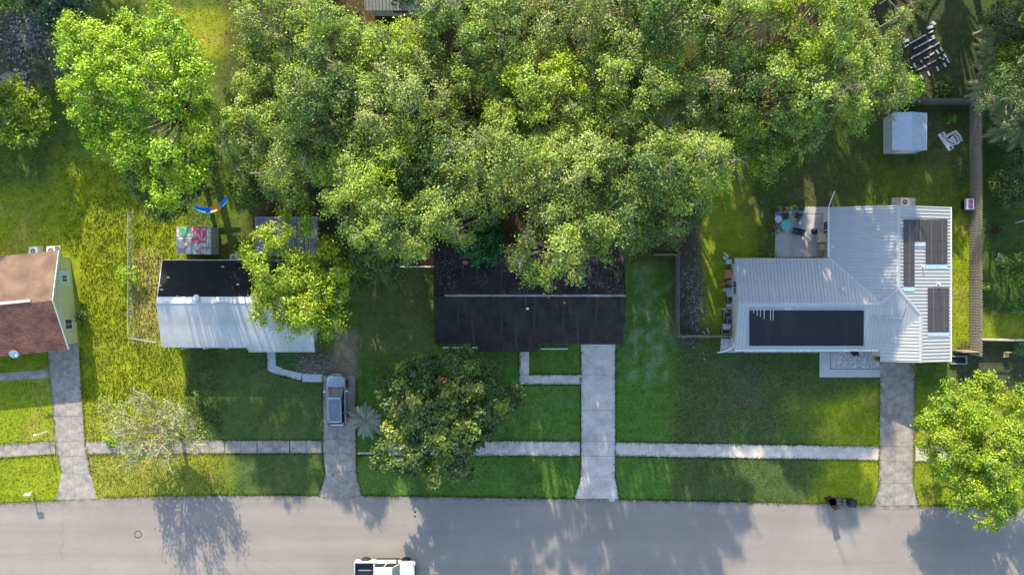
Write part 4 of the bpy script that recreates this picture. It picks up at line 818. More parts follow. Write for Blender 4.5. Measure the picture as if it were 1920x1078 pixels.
def fringe(label, lines, N, h0, h1):
    tot = [math.hypot(b[0]-a[0], b[1]-a[1]) for a, b in lines]; T = sum(tot); xs_ = []; ys_ = []
    for (a, b), L_ in zip(lines, tot):
        k_ = int(N*L_/T); u = rng.random(k_); j_ = rng.normal(0, 1.0, k_)*(.5+vnoise(u*L_, np.zeros(k_), 14, 3))
        dx, dy = (b[0]-a[0])/L_, (b[1]-a[1])/L_; xs_.append(a[0]+u*(b[0]-a[0])-dy*j_); ys_.append(a[1]+u*(b[1]-a[1])+dx*j_)
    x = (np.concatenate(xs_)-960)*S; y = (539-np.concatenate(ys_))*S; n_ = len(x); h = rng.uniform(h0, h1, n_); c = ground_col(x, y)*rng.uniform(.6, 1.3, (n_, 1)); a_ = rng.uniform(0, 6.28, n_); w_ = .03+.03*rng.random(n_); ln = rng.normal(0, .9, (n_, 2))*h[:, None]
    z0 = np.full(n_, .0); vv = np.stack([np.stack([x-np.cos(a_)*w_, y-np.sin(a_)*w_, z0], 1), np.stack([x+np.cos(a_)*w_, y+np.sin(a_)*w_, z0], 1), np.stack([x+ln[:, 0], y+ln[:, 1], h], 1)], 1).reshape(-1, 3)
    me_ = np_mesh('grass_fringe', vv, np.arange(3*n_).reshape(n_, 3), 3); q = me_.attributes.new('leafcol', 'FLOAT_COLOR', 'FACE'); q.data.foreach_set('color', np.concatenate([c, np.ones((n_, 1))], 1).astype(np.float32).ravel()); o = link('grass_fringe', me_, grassm); o['kind'] = 'stuff'; o['label'] = label; o['category'] = 'grass'
rl = [((x, float(road_edge(x))-1), (x+40, float(road_edge(x+40))-1)) for x in range(-80, 2000, 40) if not (100 < x+20 < 190 or 590 < x+20 < 685 or 1070 < x+20 < 1168 or 1630 < x+20 < 1728)]
wl = [((-80, 838), (104, 826)), ((-80, 863), (108, 852)), ((161, 826), (605, 825)), ((163, 851), (605, 849.5)), ((720, 827), (1089, 827)), ((669, 853), (1089, 854)), ((1154, 828.5), (1649, 837)), ((1154, 854), (1649, 862.5)), ((1716, 839), (1930, 843)), ((1714, 865), (1930, 868)), ((90, 655), (104, 828)), ((104, 828), (116, 887)), ((150, 650), (160, 826)), ((160, 826), (170, 890)), ((605, 704), (606, 886)), ((667, 704), (668, 883)), ((1089, 655), (1089, 893)), ((1154, 655), (1153, 893)), ((1649, 708), (1648, 906)), ((1715, 690), (1712, 906)), ((974, 655), (974, 720)), ((974, 721), (1089, 721)), ((992, 702), (1089, 702)), ((500, 660), (501, 693)), ((512, 700), (566, 714)), ((1077, 934), (1089, 893)), ((1161, 934), (1153, 893)), ((597, 930), (611, 887)), ((678, 929), (667, 883)), ((1637, 947), (1648, 906)), ((1721, 947), (1712, 906))]
fringe('ragged grass fringe along the road, walks and driveways', rl+wl, 26000, .06, .15)
def litter(name, label, cat, N, xr, yr, pal, size, asp=.5, z=.03):
    x = rng.normal((xr[0]+xr[1])/2, (xr[1]-xr[0])/4, N); y = rng.normal((yr[0]+yr[1])/2, (yr[1]-yr[0])/4, N)
    p = np.stack([(x-960)*S, (539-y)*S, z+.05*rng.random(N)], 1); pal = np.array(pal)
    o = leaf_object(name, p, unit(N, 2.5), size*rng.uniform(.5, 1.6, N), asp, pal[rng.integers(len(pal), size=N)]*rng.uniform(.7, 1.2, (N, 1)), leafm); o['kind'] = 'stuff'; o['label'] = label; o['category'] = cat
litter('debris', 'pale grey debris strewn over the shaded left rear lot', 'debris', 900, (5, 95), (5, 125), [(.30, .31, .33), (.22, .23, .24), (.10, .13, .08)], .26)
litter('debris', 'pale debris pile above the light green tree at the lot edge', 'debris', 420, (0, 48), (135, 165), [(.5, .47, .47), (.36, .33, .33)], .26)
litter('leaf_litter', 'dry leaves around the plank fence and shaded side yard', 'leaf litter', 900, (1278, 1330), (480, 650), [(.24, .21, .19), (.16, .12, .09), (.3, .28, .27)], .16)
litter('leaf_litter', 'pale dry leaves on the bare strip beside the parked car', 'leaf litter', 500, (560, 640), (665, 700), [(.35, .31, .27), (.2, .16, .12)], .14)
litter('leaf_litter', 'scattered dry leaves over the front lawn of the white metal house', 'leaf litter', 260, (1270, 1480), (650, 830), [(.22, .19, .16), (.16, .12, .08), (.27, .25, .23)], .11)

def roof_leaves(label, zf, n_, xr, yr):
    x = rng.uniform(*xr, n_); y = yr[0]+(yr[1]-yr[0])*rng.random(n_)**.6; k_ = vnoise(x, y, 1.3, 7) > .45; x = x[k_]; y = y[k_]
    p_ = np.stack([x, y, np.array([zf(a, b) for a, b in zip(x, y)])+.035], 1); pl_ = np.array([(.16, .13, .12), (.22, .17, .15), (.11, .08, .06)])
    o = leaf_object('leaf_litter', p_, unit(len(x), 4), .13*rng.uniform(.6, 1.5, len(x)), .5, pl_[rng.integers(3, size=len(x))], leafm); o['kind'] = 'stuff'; o['label'] = label; o['category'] = 'leaf litter'
roof_leaves('fallen leaves scattered over the rear slope of the dark shingle roof', lambda x, y: 2.5+(3.75-y)*.2517, 1100, (-6.9, 10), (3.6, -.6))
# ------------------------------------------------------------------ fences
def board_mesh(w_, h, th):
    return MB().add(*(lambda m: (m.v, m.f))(MB().prism([(-w_/2, -th/2), (w_/2, -th/2), (w_/2, th/2), (-w_/2, th/2)], 0, h-.06).add([(-w_/2, -th/2, h-.06), (w_/2, -th/2, h-.06), (w_/2, th/2, h-.06), (-w_/2, th/2, h-.06), (-w_/2+.03, -th/2, h), (w_/2-.03, -th/2, h), (w_/2-.03, th/2, h), (-w_/2+.03, th/2, h)], [(4,5,6,7), (0,1,5,4), (1,2,6,5), (2,3,7,6), (3,0,4,7)])))
def fence(label, a, b, h=1.8, pitch=.25, bw=.16, both=True, m_=None, m2=None, post_every=2.4, inner=1):
    """shadow-box fence from ground point a to b; every board and post its own part"""
    a = Vector((a.x, a.y, 0)); b = Vector((b.x, b.y, 0)); d = b-a; L_ = d.length; ang = math.atan2(d.y, d.x)
    t = thing('wooden_fence', label, 'fence', a, ang); m_ = m_ or woodg
    bm_ = MB(); bm_.add(board_mesh(bw, h, .02).v, board_mesh(bw, h, .02).f); me = bpy.data.meshes.new('board'); me.from_pydata(bm_.v, [], bm_.f); me.shade_flat(); me.materials.append(m_)
    x = bw/2
    while x < L_:
        o = link('board', me, None, t, (x, inner*.062, random.uniform(.02, .06)), (random.uniform(-.01, .01), 0, 0))
        if both and x+pitch/2 < L_: link('board', me, None, t, (x+pitch/2, -inner*.062, random.uniform(.02, .06)))
        x += pitch
    n_ = max(1, round(L_/post_every))
    for i in range(n_+1): MB().box(-.05, .05, -.033, .033, -.1, h+.03).build('post', m_, t, (L_*i/n_, 0, 0))
    for z in (.35, 1.0, 1.55): MB().box(0, L_, -.045, .045, z, z+.09).build('rail', m_, t)
    return t
fence('long weathered wooden fence along the side of the white metal house', P(1818, 664), P(1818, 196), inner=1)
fence('wooden fence across the back of the shed yard', P(1817, 196), P(1660, 194), inner=1, m_=woodd)
fence('short wooden fence joining the white metal house to the long side fence', P(1786, 657), P(1817, 657), h=1.5, inner=1)
fence('dark plank fence running between the two lots', P(1265, 629), P(1265, 473), pitch=.165, bw=.155, both=False, m_=woodd, inner=-1)
fence('dark plank fence meeting the back corner of the dark roof lot', P(1222, 478), P(1264, 478), pitch=.165, bw=.155, both=False, m_=woodd, inner=-1)
fence('low plank fence from the lot boundary to the white metal house', P(1266, 629), P(1366, 629), h=1.3, pitch=.165, bw=.155, both=False, m_=woodd, inner=1)
fence('pale low fence across the lot beyond the side fence', P(1821, 635), P(1990, 638), h=1.0, pitch=.165, bw=.155, both=False, m_=mat('pale_fence', (0.38, 0.35, 0.31), .9, .2, 3), inner=1)
def chain_fence(label, pts, h=1.2):
    t = thing('chain_link_fence', label, 'fence'); 
    for i in range(len(pts)-1):
        a, b = Vector((pts[i].x, pts[i].y, 0)), Vector((pts[i+1].x, pts[i+1].y, 0)); n_ = max(1, round((b-a).length/2.4))
        for k_ in range(n_+1): q = a.lerp(b, k_/n_); MB().tube([q-Vector((0,0,.1)), q+Vector((0,0,h+.05))], .03, 6).build('post', metalg, t)
        MB().tube([a+Vector((0,0,h)), b+Vector((0,0,h))], .025, 6).build('top_rail', metalg, t); L_ = (b-a).length; mb = MB(); k_ = -h
        d = (b-a).normalized()
        while k_ < L_:
            s0 = max(0, -k_); s1 = min(h, L_-k_)
            if s1 > s0: mb.tube([a+d*(k_+s0)+Vector((0,0,s0)), a+d*(k_+s1)+Vector((0,0,s1))], .005, 3, False); mb.tube([a+d*(k_+s0)+Vector((0,0,h-s0)), a+d*(k_+s1)+Vector((0,0,h-s1))], .006, 3, False)
            k_ += .34
        mb.build('wire_mesh', metalg, t)
chain_fence('grey chain-link fence between the yellow house lot and its neighbour', [P(252, 400), P(252, 632), P(303, 640)])

# ------------------------------------------------------------------ pale blue shed
sh = thing('garden_shed', 'pale blue metal garden shed in the fenced back yard', 'shed'); a = P(1656, 288); b = P(1715, 222); cx = (a.x+b.x)/2; zE, zR = 1.9, 2.3
V = [(a.x, a.y), (b.x, a.y), (b.x, b.y), (a.x, b.y)]
mb = MB(); mb.add([(a.x, a.y, -.03), (b.x, a.y, -.03), (b.x, a.y, zE), (cx, a.y, zR-.03), (a.x, a.y, zE), (a.x, b.y, -.03), (b.x, b.y, -.03), (b.x, b.y, zE), (cx, b.y, zR-.03), (a.x, b.y, zE)], [(0,1,2,3,4), (9,8,7,6,5), (1,6,7,2), (5,0,4,9)]); mb.build('wall', shedm, sh)
for s_ in (-1, 1):
    e = (a.x-.06) if s_ < 0 else (b.x+.06); q = [(e, a.y-.05, zE), (cx, a.y-.05, zR), (cx, b.y+.05, zR), (e, b.y+.05, zE)]
    metal_roof(sh, q if s_ > 0 else q[::-1], shedm, panel=.85, rib=.21, rh=.02, deckm=shedm)
    MB().box(e-.03, e+.03, a.y-.06, b.y+.06, zE-.06, zE+.02).build('eave_trim', whitem, sh)
ridge_cap(sh, (cx, a.y-.06, zR), (cx, b.y+.06, zR), shedm, .2, .04)
for i in range(2): MB().box(cx-.62+i*.63, cx-.62+i*.63+.6, a.y-.03, a.y+.01, .04, 1.8).build('door', whitem, sh)
for zz in (.02, 1.82): MB().box(a.x-.01, b.x+.01, a.y-.035, a.y-.005, zz, zz+.06).build('frame_trim', whitem, sh)
for yy in (a.y+.05, (a.y+b.y)/2, b.y-.1): MB().box(a.x-.02, a.x+.005, yy, yy+.05, .02, 1.85).build('wall_rib', whitem, sh)
# white cut-out board lying on the lawn
def zsh(x, y): q = P(1640+x/9.6, 190+y/9.6, .05); return (q.x, q.y)
cb = thing('cutout_board', 'white cut-out board with black printed shapes lying on the lawn', 'board')
MB().prism([zsh(*q) for q in ((1335, 905), (1440, 840), (1400, 800), (1500, 775), (1585, 715), (1555, 620), (1465, 520), (1380, 560), (1285, 605), (1250, 545), (1135, 605), (1230, 745))], .02, .055).build('panel', whitem, cb)
def mark(pts): MB().prism([zsh(*q) for q in pts], .055, .060).build('mark', blackpl, cb)
mark([(1345, 835), (1375, 870), (1400, 840), (1370, 812)][::1]); mark([(1195, 590), (1215, 615), (1245, 600), (1225, 572)])
mark([(1215, 632), (1228, 648), (1250, 634), (1238, 620)])
for i in range(6):
    t = i/5; x = 1430+110*t+18*math.sin(t*3); y = 578+150*t-14*math.sin(t*3); mark([(x-14, y+14), (x+2, y+20), (x+26, y-4), (x+10, y-12)])
arc = [(1385, 590), (1440, 640), (1475, 690), (1485, 740)]
for i in range(3): (xa_, ya_), (xb_, yb_) = arc[i], arc[i+1]; mark([(xa_-8, ya_+8), (xb_-8, yb_+6), (xb_+8, yb_-4), (xa_+6, ya_-8)])
arc = [(1265, 655), (1300, 700), (1350, 740), (1430, 770)]
for i in range(3): (xa_, ya_), (xb_, yb_) = arc[i], arc[i+1]; mark([(xa_-6, ya_+6), (xb_-6, yb_+8), (xb_+6, yb_-6), (xa_+6, ya_-6)])
mark([(1300, 665), (1330, 685), (1400, 625), (1370, 610)])
# rows of pale blocks on a dark bed
gp = thing('paver_rows', 'rows of pale concrete blocks laid out on a dark soil bed', 'garden bed')
def zg_(x, y): return P(1680+x/8.29, 30+y/8.29)
MB().prism([tuple(zg_(*q)[:2]) for q in ((330, 900), (830, 760), (700, 460), (560, 270), (140, 450), (220, 680))], -.02, .012).build('soil', soilm, gp)
segs = [(125,490,185,455,1),(200,440,455,300,5),(495,275,570,240,1),(265,520,315,495,1),(335,485,470,415,3),(475,408,600,345,3),(545,345,585,315,1),(220,675,285,625,1),(300,625,375,585,2),(390,575,525,495,3),(530,490,605,470,2),(605,460,665,418,1),(425,668,505,642,2),(515,625,585,580,2),(318,850,395,815,2),(410,805,455,785,1),(478,768,522,742,1),(540,735,615,695,2),(370,930,415,995,1),(480,870,515,940,1),(620,795,655,865,1),(730,738,768,803,1),(775,670,820,735,1),(728,595,770,655,1),(678,500,718,560,1),(612,540,658,600,1),(665,645,688,675,1),(715,665,735,690,1),(375,700,395,730,1),(265,740,295,815,1)]
for x0_, y0_, x1_, y1_, n_ in segs:
    for i in range(n_):
        a = zg_(x0_+(x1_-x0_)*i/n_, y0_+(y1_-y0_)*i/n_); b = zg_(x0_+(x1_-x0_)*(i+1)/n_, y0_+(y1_-y0_)*(i+1)/n_); d = b-a; L_ = d.length
        MB().box(.012, L_-.012, -.065, .065, 0, .14).build('block', pavm, gp, (a.x, a.y, 0), (0, 0, math.atan2(d.y, d.x)+random.uniform(-.04, .04)))
for lab, pts in (('bent grey plank bench at the end of the block rows', ((470, 205), (555, 175), (590, 150), (545, 110))), ('grey slab lying beside the first block row', ((95, 415), (185, 385)))):
    t = thing('garden_slab', lab, 'slab')
    for i in range(len(pts)-1):
        if i == 1 and len(pts) > 2: continue
        a = zg_(*pts[i]); b = zg_(*pts[i+1]); MB().bar((a.x, a.y, .12), (b.x, b.y, .12), .26, .24).build('slab', metalg, t)

# ------------------------------------------------------------------ vehicles
def loft(st, name, m, parent, sub=2):
    n_ = len(st[0][1]); V = []; F = []; ring = 2*n_-2
    for y, pr in st:
        for x, z in pr: V.append((x, y, z))
        for x, z in pr[-2:0:-1]: V.append((-x, y, z))
    for i in range(len(st)-1):
        for j in range(ring): F.append((i*ring+j, i*ring+(j+1) % ring, (i+1)*ring+(j+1) % ring, (i+1)*ring+j))
    F.append(tuple(range(ring))[::-1]); F.append(tuple((len(st)-1)*ring+j for j in range(ring)))
    o = pyd(name, V, F, m, parent, smooth=True); bm = bmesh.new(); bm.from_mesh(o.data); bmesh.ops.recalc_face_normals(bm, faces=bm.faces); bm.to_mesh(o.data); bm.free()
    if sub: md = o.modifiers.new('smooth', 'SUBSURF'); md.levels = sub; md.render_levels = sub
    return o
def pane_on(q, m, parent, name, mi=.06, th=.012, mt=None, off=.0):
    q = [Vector(p) for p in q]; c = sum(q, Vector())/4; n_ = (q[1]-q[0]).cross(q[3]-q[0]).normalized()
    def ins(u, v): return q[0].lerp(q[1], u).lerp(q[3].lerp(q[2], u), v)
    mt = mi if mt is None else mt; r = [ins(mi, mt), ins(1-mi, mt), ins(1-mi, 1-mt), ins(mi, 1-mt)]
    V = [p-n_*.03 for p in r]+[p+n_*(th+off) for p in r]
    return pyd(name, V, [(3,2,1,0),(4,5,6,7),(0,1,5,4),(1,2,6,5),(2,3,7,6),(3,0,4,7)], m, parent)
def wheel(parent, x, y, r, wd):
    t = MB(); prof = [(r*.62, -wd/2), (r*.92, -wd/2), (r, -wd*.3), (r, wd*.3), (r*.92, wd/2), (r*.62, wd/2)]
    o = MB().lathe(prof, n=20).build('wheel', blackrub, parent, (x, y, r), (0, math.pi/2, 0), True)
    MB().lathe([(r*.2, -wd*.42), (r*.6, -wd*.40), (r*.63, 0), (r*.6, wd*.40), (r*.2, wd*.42)], n=16).build('rim', chrome, o, (0, 0, 0), None, True)
def cabin(parent, zb, zt, fb, ft, rt, rb, hb, ht, paint, roofm, split=2, hb2=None, ht2=None):
    hb2 = hb2 or hb*.97; ht2 = ht2 or ht*.97
    B = [(-hb2, rb, zb), (hb2, rb, zb), (hb, fb, zb), (-hb, fb, zb)]; T = [(-ht2, rt, zt), (ht2, rt, zt), (ht, ft, zt), (-ht, ft, zt)]
    cb_ = MB().add(B+T, [(3,2,1,0),(4,5,6,7),(0,1,5,4),(1,2,6,5),(2,3,7,6),(3,0,4,7)]).build('cabin', paint, parent, smooth=True); bv = cb_.modifiers.new('round', 'BEVEL'); bv.width = .07; bv.segments = 3; bv.limit_method = 'NONE'
    pane_on([B[2], B[3], T[3], T[2]], screenglass, parent, 'windshield', .05, .012, .06); pane_on([B[0], B[1], T[1], T[0]], darkglass, parent, 'rear_window', .08, .012, .12)
    for s in (0, 1):
        a, b, c_, d = (B[1], B[2], T[2], T[1]) if s == 0 else (B[3], B[0], T[0], T[3])
        a, b, c_, d = [Vector(q) for q in (a, b, c_, d)]
        for i in range(split):
            u0 = i/split; u1 = (i+1)/split
            pane_on([a.lerp(b, u0), a.lerp(b, u1), d.lerp(c_, u1), d.lerp(c_, u0)], darkglass, parent, 'side_window', .04, .012, .12)
    q = [(-ht2+.03, rt+.05, zt), (ht2-.03, rt+.05, zt), (ht-.03, ft-.05, zt), (-ht+.03, ft-.05, zt)]
    pane_on(q, roofm, parent, 'roof_panel', .07, .012, .04)
p = P(632, 749, .6)
suv = thing('parked_suv', 'silver grey crossover parked nose-in on the short concrete driveway', 'car', (p.x, p.y, .04), R(1.5))
def sec(w_, top, cr=.04, zb=.26): return [(0, zb), (w_*.9, zb), (w_, zb+.2), (w_*1.01, zb+.42), (w_*.975, top-.09), (w_*.86, top-.01), (w_*.4, top+cr*.7), (0, top+cr)]
loft([(-2.40, sec(.62, .82)), (-2.34, sec(.80, .93)), (-2.0, sec(.90, 1.0)), (-1.2, sec(.93, 1.03)), (0, sec(.94, 1.03)), (1.0, sec(.94, 1.03)), (1.6, sec(.92, .99)), (2.05, sec(.84, .93)), (2.28, sec(.70, .86)), (2.38, sec(.50, .76))], 'body', silver, suv)
cabin(suv, .98, 1.62, 1.30, .28, -1.92, -2.22, .80, .60, silver, silver2, 3)
MB().box(-.62, .62, -2.44, -2.28, .45, .62).build('rear_bumper', blackpl, suv); MB().box(-.4, .4, 2.26, 2.36, .5, .66).build('grille', blackpl, suv); MB().box(-.36, .36, 2.33, 2.40, .68, .72).build('chrome_strip', chrome, suv)
for s in (-1, 1):
    MB().add([(s*.52, 2.30, .80), (s*.78, 2.06, .84), (s*.84, 1.90, .88), (s*.60, 2.16, .90), (s*.52, 2.34, .70), (s*.80, 2.1, .70), (s*.88, 1.9, .72), (s*.6, 2.0, .72)], [(0,1,2,3), (4,7,6,5), (0,4,5,1), (1,5,6,2), (2,6,7,3), (3,7,4,0)]).build('headlight', lampm, suv)
    MB().box(s*.72-.1, s*.72+.1, -2.36, -2.2, .86, .98).build('taillight', redlens, suv)
    MB().add(*(lambda m: (m.v, m.f))(MB().box(min(s*.90, s*1.12), max(s*.90, s*1.12), .78, .90, 1.0, 1.13))).build('mirror', whitem, suv)
    MB().bar((s*.60, -1.8, 1.66), (s*.62, .1, 1.66), .035, .04).build('roof_rail', chrome, suv)
    for yy in (-1.42, 1.45): wheel(suv, s*.86, yy, .35, .22)
p = P(721, 1043, .0)
tr = thing('white_pickup', 'white pickup truck with black bed driving along the road', 'truck', (-11.75, p.y-1.04, .02), R(-90))
def secT(w_, top, zb=.42): return [(0, zb), (w_*.92, zb), (w_, zb+.12), (w_, zb+.4), (w_*.985, top-.07), (w_*.93, top), (w_*.5, top+.025), (0, top+.03)]
loft([(-.95, secT(.97, 1.12)), (-.9, secT(.98, 1.14)), (0.6, secT(.98, 1.14)), (1.3, secT(.98, 1.14)), (2.2, secT(.97, 1.08)), (2.6, secT(.91, 1.04)), (2.74, secT(.80, .96)), (2.78, secT(.72, .9))], 'body', truckw, tr)
cabin(tr, 1.10, 1.86, 1.45, .78, -.82, -.93, .88, .70, truckw, truckw, 2, .88, .70)
MB().box(-.97, -.87, -2.75, -.93, .45, 1.20).box(.87, .97, -2.75, -.93, .45, 1.20).box(-.87, .87, -1.03, -.94, .45, 1.18).build('bed_side', truckw, tr); MB().box(-.95, .95, -2.82, -2.74, .5, 1.18).build('tailgate', truckw, tr)
MB().box(-.86, .86, -2.73, -1.04, .60, .70).build('bed_floor', blackpl, tr)
MB().box(-.868, -.84, -2.73, -1.04, .70, 1.17).box(.84, .868, -2.73, -1.04, .70, 1.17).box(-.84, .84, -1.065, -1.035, .70, 1.15).build('bed_liner', blackpl, tr)
MB().box(-.12, -.02, -2.5, -1.3, .72, .80).build('cargo_plank', metalg, tr); MB().box(-.9, .9, -2.95, -2.83, .5, .68).build('rear_bumper', chrome, tr); MB().box(-.86, .86, 2.72, 2.86, .5, .74).build('front_bumper', chrome, tr); MB().box(-.5, .5, 2.74, 2.83, .76, .98).build('grille', blackpl, tr)
for s in (-1, 1):
    MB().box(min(s*.55, s*.86), max(s*.55, s*.86), 2.58, 2.79, .80, .98).build('headlight', lampm, tr); MB().box(min(s*.88, s*.97), max(s*.88, s*.97), -2.835, -2.825, .8, 1.1).build('taillight', redlens, tr)
    MB().box(min(s*.95, s*1.2), max(s*.95, s*1.2), 1.1, 1.22, 1.12, 1.36).build('mirror', blackpl, tr); MB().bar((s*.99, -.85, .40), (s*.99, 1.3, .40), .12, .06).build('side_step', blackpl, tr)
    for yy in (-1.85, 1.88): wheel(tr, s*.92, yy, .40, .27)
    for yy in (-1.85, 1.88): MB().tube([(s*.975, yy+.50*math.cos(a), .40+.50*math.sin(a)) for a in np.linspace(.1, math.pi-.1, 9)], .05, 5).build('wheel_arch', blackpl, tr)

# ------------------------------------------------------------------ bins, mailbox, poles
def bin_(label, px, py, rz, lid=0, leanx=0):
    p = P(px, py, .5); t = thing('wheelie_bin', label, 'bin', (p.x, p.y, .0), rz)
    V = [(-.22, -.22, .05), (.22, -.22, .05), (.22, .24, .05), (-.22, .24, .05), (-.29, -.30, 1.0), (.29, -.30, 1.0), (.29, .34, 1.0), (-.29, .34, 1.0)]
    MB().add(V, [(3,2,1,0),(4,5,6,7),(0,1,5,4),(1,2,6,5),(2,3,7,6),(3,0,4,7)]).box(-.31, .31, -.32, .36, .95, 1.0).build('body', blackpl, t)
    o = MB().box(-.31, .31, 0, .70, 0, .05).box(-.25, .25, .08, .6, .05, .075).build('lid', blackpl, t, (0, -.33, 1.005), (R(lid), 0, 0))
    for s in (-1, 1): MB().lathe([(.02, -.03), (.11, -.03), (.11, .03), (.02, .03)], n=12).build('wheel', blackrub, t, (s*.25, .24, .11), (0, math.pi/2, 0))
    MB().tube([(-.25, .38, .98), (.25, .38, .98)], .02, 6).build('handle', blackpl, t)
    MB().box(-.12, .12, -.33, -.325, .55, .75).build('sticker', whitem, t)
bin_('black wheelie bin with lid hinged open beside rubbish bags at the kerb', 1557, 938, R(20), 100)
bin_('closed black wheelie bin at the kerb, on the driveway side of the bags', 1595, 941, R(-4), 4)
def bag(label, px, py, r):
    p = P(px, py, .3); V = MB(); prof = [(r*.5, 0), (r*.95, r*.25), (r, r*.6), (r*.8, r*1.05), (r*.35, r*1.35), (r*.12, r*1.45), (r*.2, r*1.65)]; V.lathe(prof, n=12)
    V.v = [(x*(1+.16*math.sin(5*math.atan2(y, x)+z*9)), y*(1+.16*math.cos(4*math.atan2(y, x)+z*7)), z) for x, y, z in V.v]
    tag(V.build('rubbish_bag', mat('grey_black_bag', (0.06, 0.06, 0.065), .3, .5, 4), None, (p.x, p.y, 0), None, True), label, 'rubbish bag')
bag('larger grey rubbish bag between the two bins, beside the open lid', 1572, 940, .38); bag('smaller rubbish bag between the two bins, beside the closed one', 1584, 941, .33)
p = P(62, 921); mbx = thing('mailbox', 'white mailbox on a white post at the road edge', 'mailbox', p, R(95))
MB().box(-.05, .05, -.05, .05, -.1, 1.15).build('post', whitem, mbx); MB().box(-.04, .04, -.45, .1, 1.0, 1.07).build('arm', whitem, mbx)
prof = [(-.11, 0), (.11, 0), (.11, .14), (.08, .2), (0, .235), (-.08, .2), (-.11, .14)]
V = [(x, -.55, 1.08+z) for x, z in prof]+[(x, .02, 1.08+z) for x, z in prof]; MB().add(V, [tuple(range(7)), tuple(range(13, 6, -1))]+[(i, 7+i, 7+(i+1) % 7, (i+1) % 7) for i in range(7)]).build('box', whitem, mbx)
p = P(88, 809); lp = thing('lamp_post', 'thin white lamp post beside the sidewalk and driveway of the yellow house', 'lamp post', p)
MB().tube([(0, 0, -.1), (0, 0, 1.55)], .045, 8).build('pole', whitem, lp); MB().lathe([(.05, 1.55), (.10, 1.6), (.11, 1.8), (.03, 1.9)], n=10).build('lamp_head', whitem, lp)
p = P(259, 1001); mh = thing('manhole_cover', 'round iron manhole cover set in the road', 'manhole cover', (p.x, p.y, .02)); MB().lathe([(.36, 0), (.36, .012), (.30, .012), (.30, .004)], n=24).build('rim', mat('iron', (0.06, 0.06, 0.06), .7, .2, 8), mh); MB().lathe([(.27, .0), (.27, .008), (.05, .009)], n=24).build('lid', mat('iron_lid', (0.20, 0.19, 0.18), .8, .2, 8), mh)
def bit(name, label, px, py, r, m_, h=.04, cat='debris'): p = P(px, py); tag(MB().lathe([(r, 0), (r*.9, h*.7), (r*.4, h)], n=9).build(name, m_, None, (p.x, p.y, .018)), label, cat)
bit('road_stud', 'upper dark stud of the pair in the road', 778, 959, .09, blackrub, cat='road stud'); bit('road_stud', 'lower dark stud of the pair in the road', 778, 967, .09, blackrub, cat='road stud')
p = P(1147, 934); t = thing('drain_grate', 'small pale drain ring at the foot of the middle driveway', 'drain', (p.x, p.y, .02)); MB().lathe([(.30, 0), (.30, .03), (.22, .035), (.22, .01)], n=16).build('ring', concb, t); MB().lathe([(.21, .0), (.2, .015), (.05, .015)], n=16).build('grate', metalg, t)
# ------------------------------------------------------------------ patio things
def pot(label, px, py, r, h, pm, pal, fr=None, fh=.5):
    p = P(px, py, h); t = thing('potted_plant', label, 'potted plant', (p.x, p.y, .03)); MB().lathe([(r*.7, 0), (r, h), (r*1.08, h), (r*1.08, h-.04), (r*.9, h-.04)], n=12).build('pot', pm, t)
    if pal: 
        Pn, Nn, Cn, tw = foliage([((0, 0, h+fh*.4), fr or r*1.6, fh*.5)], pal, 18, .14, .14, .5); leaf_object('foliage', Pn, Nn, .14*rng.uniform(.7, 1.3, len(Pn)), .45, Cn, leafm, t)
    return t
def table(label, px, py, r, h, m_, n=8, leg=4):
    p = P(px, py, h); t = thing('patio_table', label, 'table', (p.x, p.y, .05)); MB().lathe([(r*.96, h-.04), (r, h-.02), (r, h), (r*.9, h)], n=n).build('table_top', m_, t)
    for i in range(leg): a = i*2*math.pi/leg+.4; MB().tube([(r*.75*math.cos(a), r*.75*math.sin(a), -.02), (r*.5*math.cos(a), r*.5*math.sin(a), h-.03)], .025, 6).build('leg', blackpl, t)
table('teal eight-sided patio table among the potted plants', 1474, 422, .52, .72, tealm)
def chair(label, px, py, rz, m_):
    p = P(px, py, .5); t = thing('patio_chair', label, 'chair', (p.x, p.y, .05), rz); MB().box(-.26, .26, -.25, .25, .40, .45).build('seat', m_, t); MB().box(-.26, .26, -.30, -.25, .42, .92).build('backrest', m_, t)
    for s in (-1, 1):
        MB().box(s*.26-.03, s*.26+.03, -.25, .2, .60, .64).build('armrest', m_, t)
        for yy in (-.24, .22): MB().tube([(s*.24, yy, -.01), (s*.24, yy, .62)], .02, 6).build('leg', m_, t)
dg = mat('dark_green_plastic', (0.02, 0.05, 0.04), .5, .1, 5)
chair('dark green patio chair at the open side of the teal table', 1492, 434, R(170), dg); chair('dark green patio chair between the teal table and the house door', 1502, 437, R(160), dg); chair('dark patio chair behind the teal table, by the plants', 1472, 405, R(0), blackpl); chair('dark patio chair next to the white pots', 1497, 404, R(-20), blackpl)
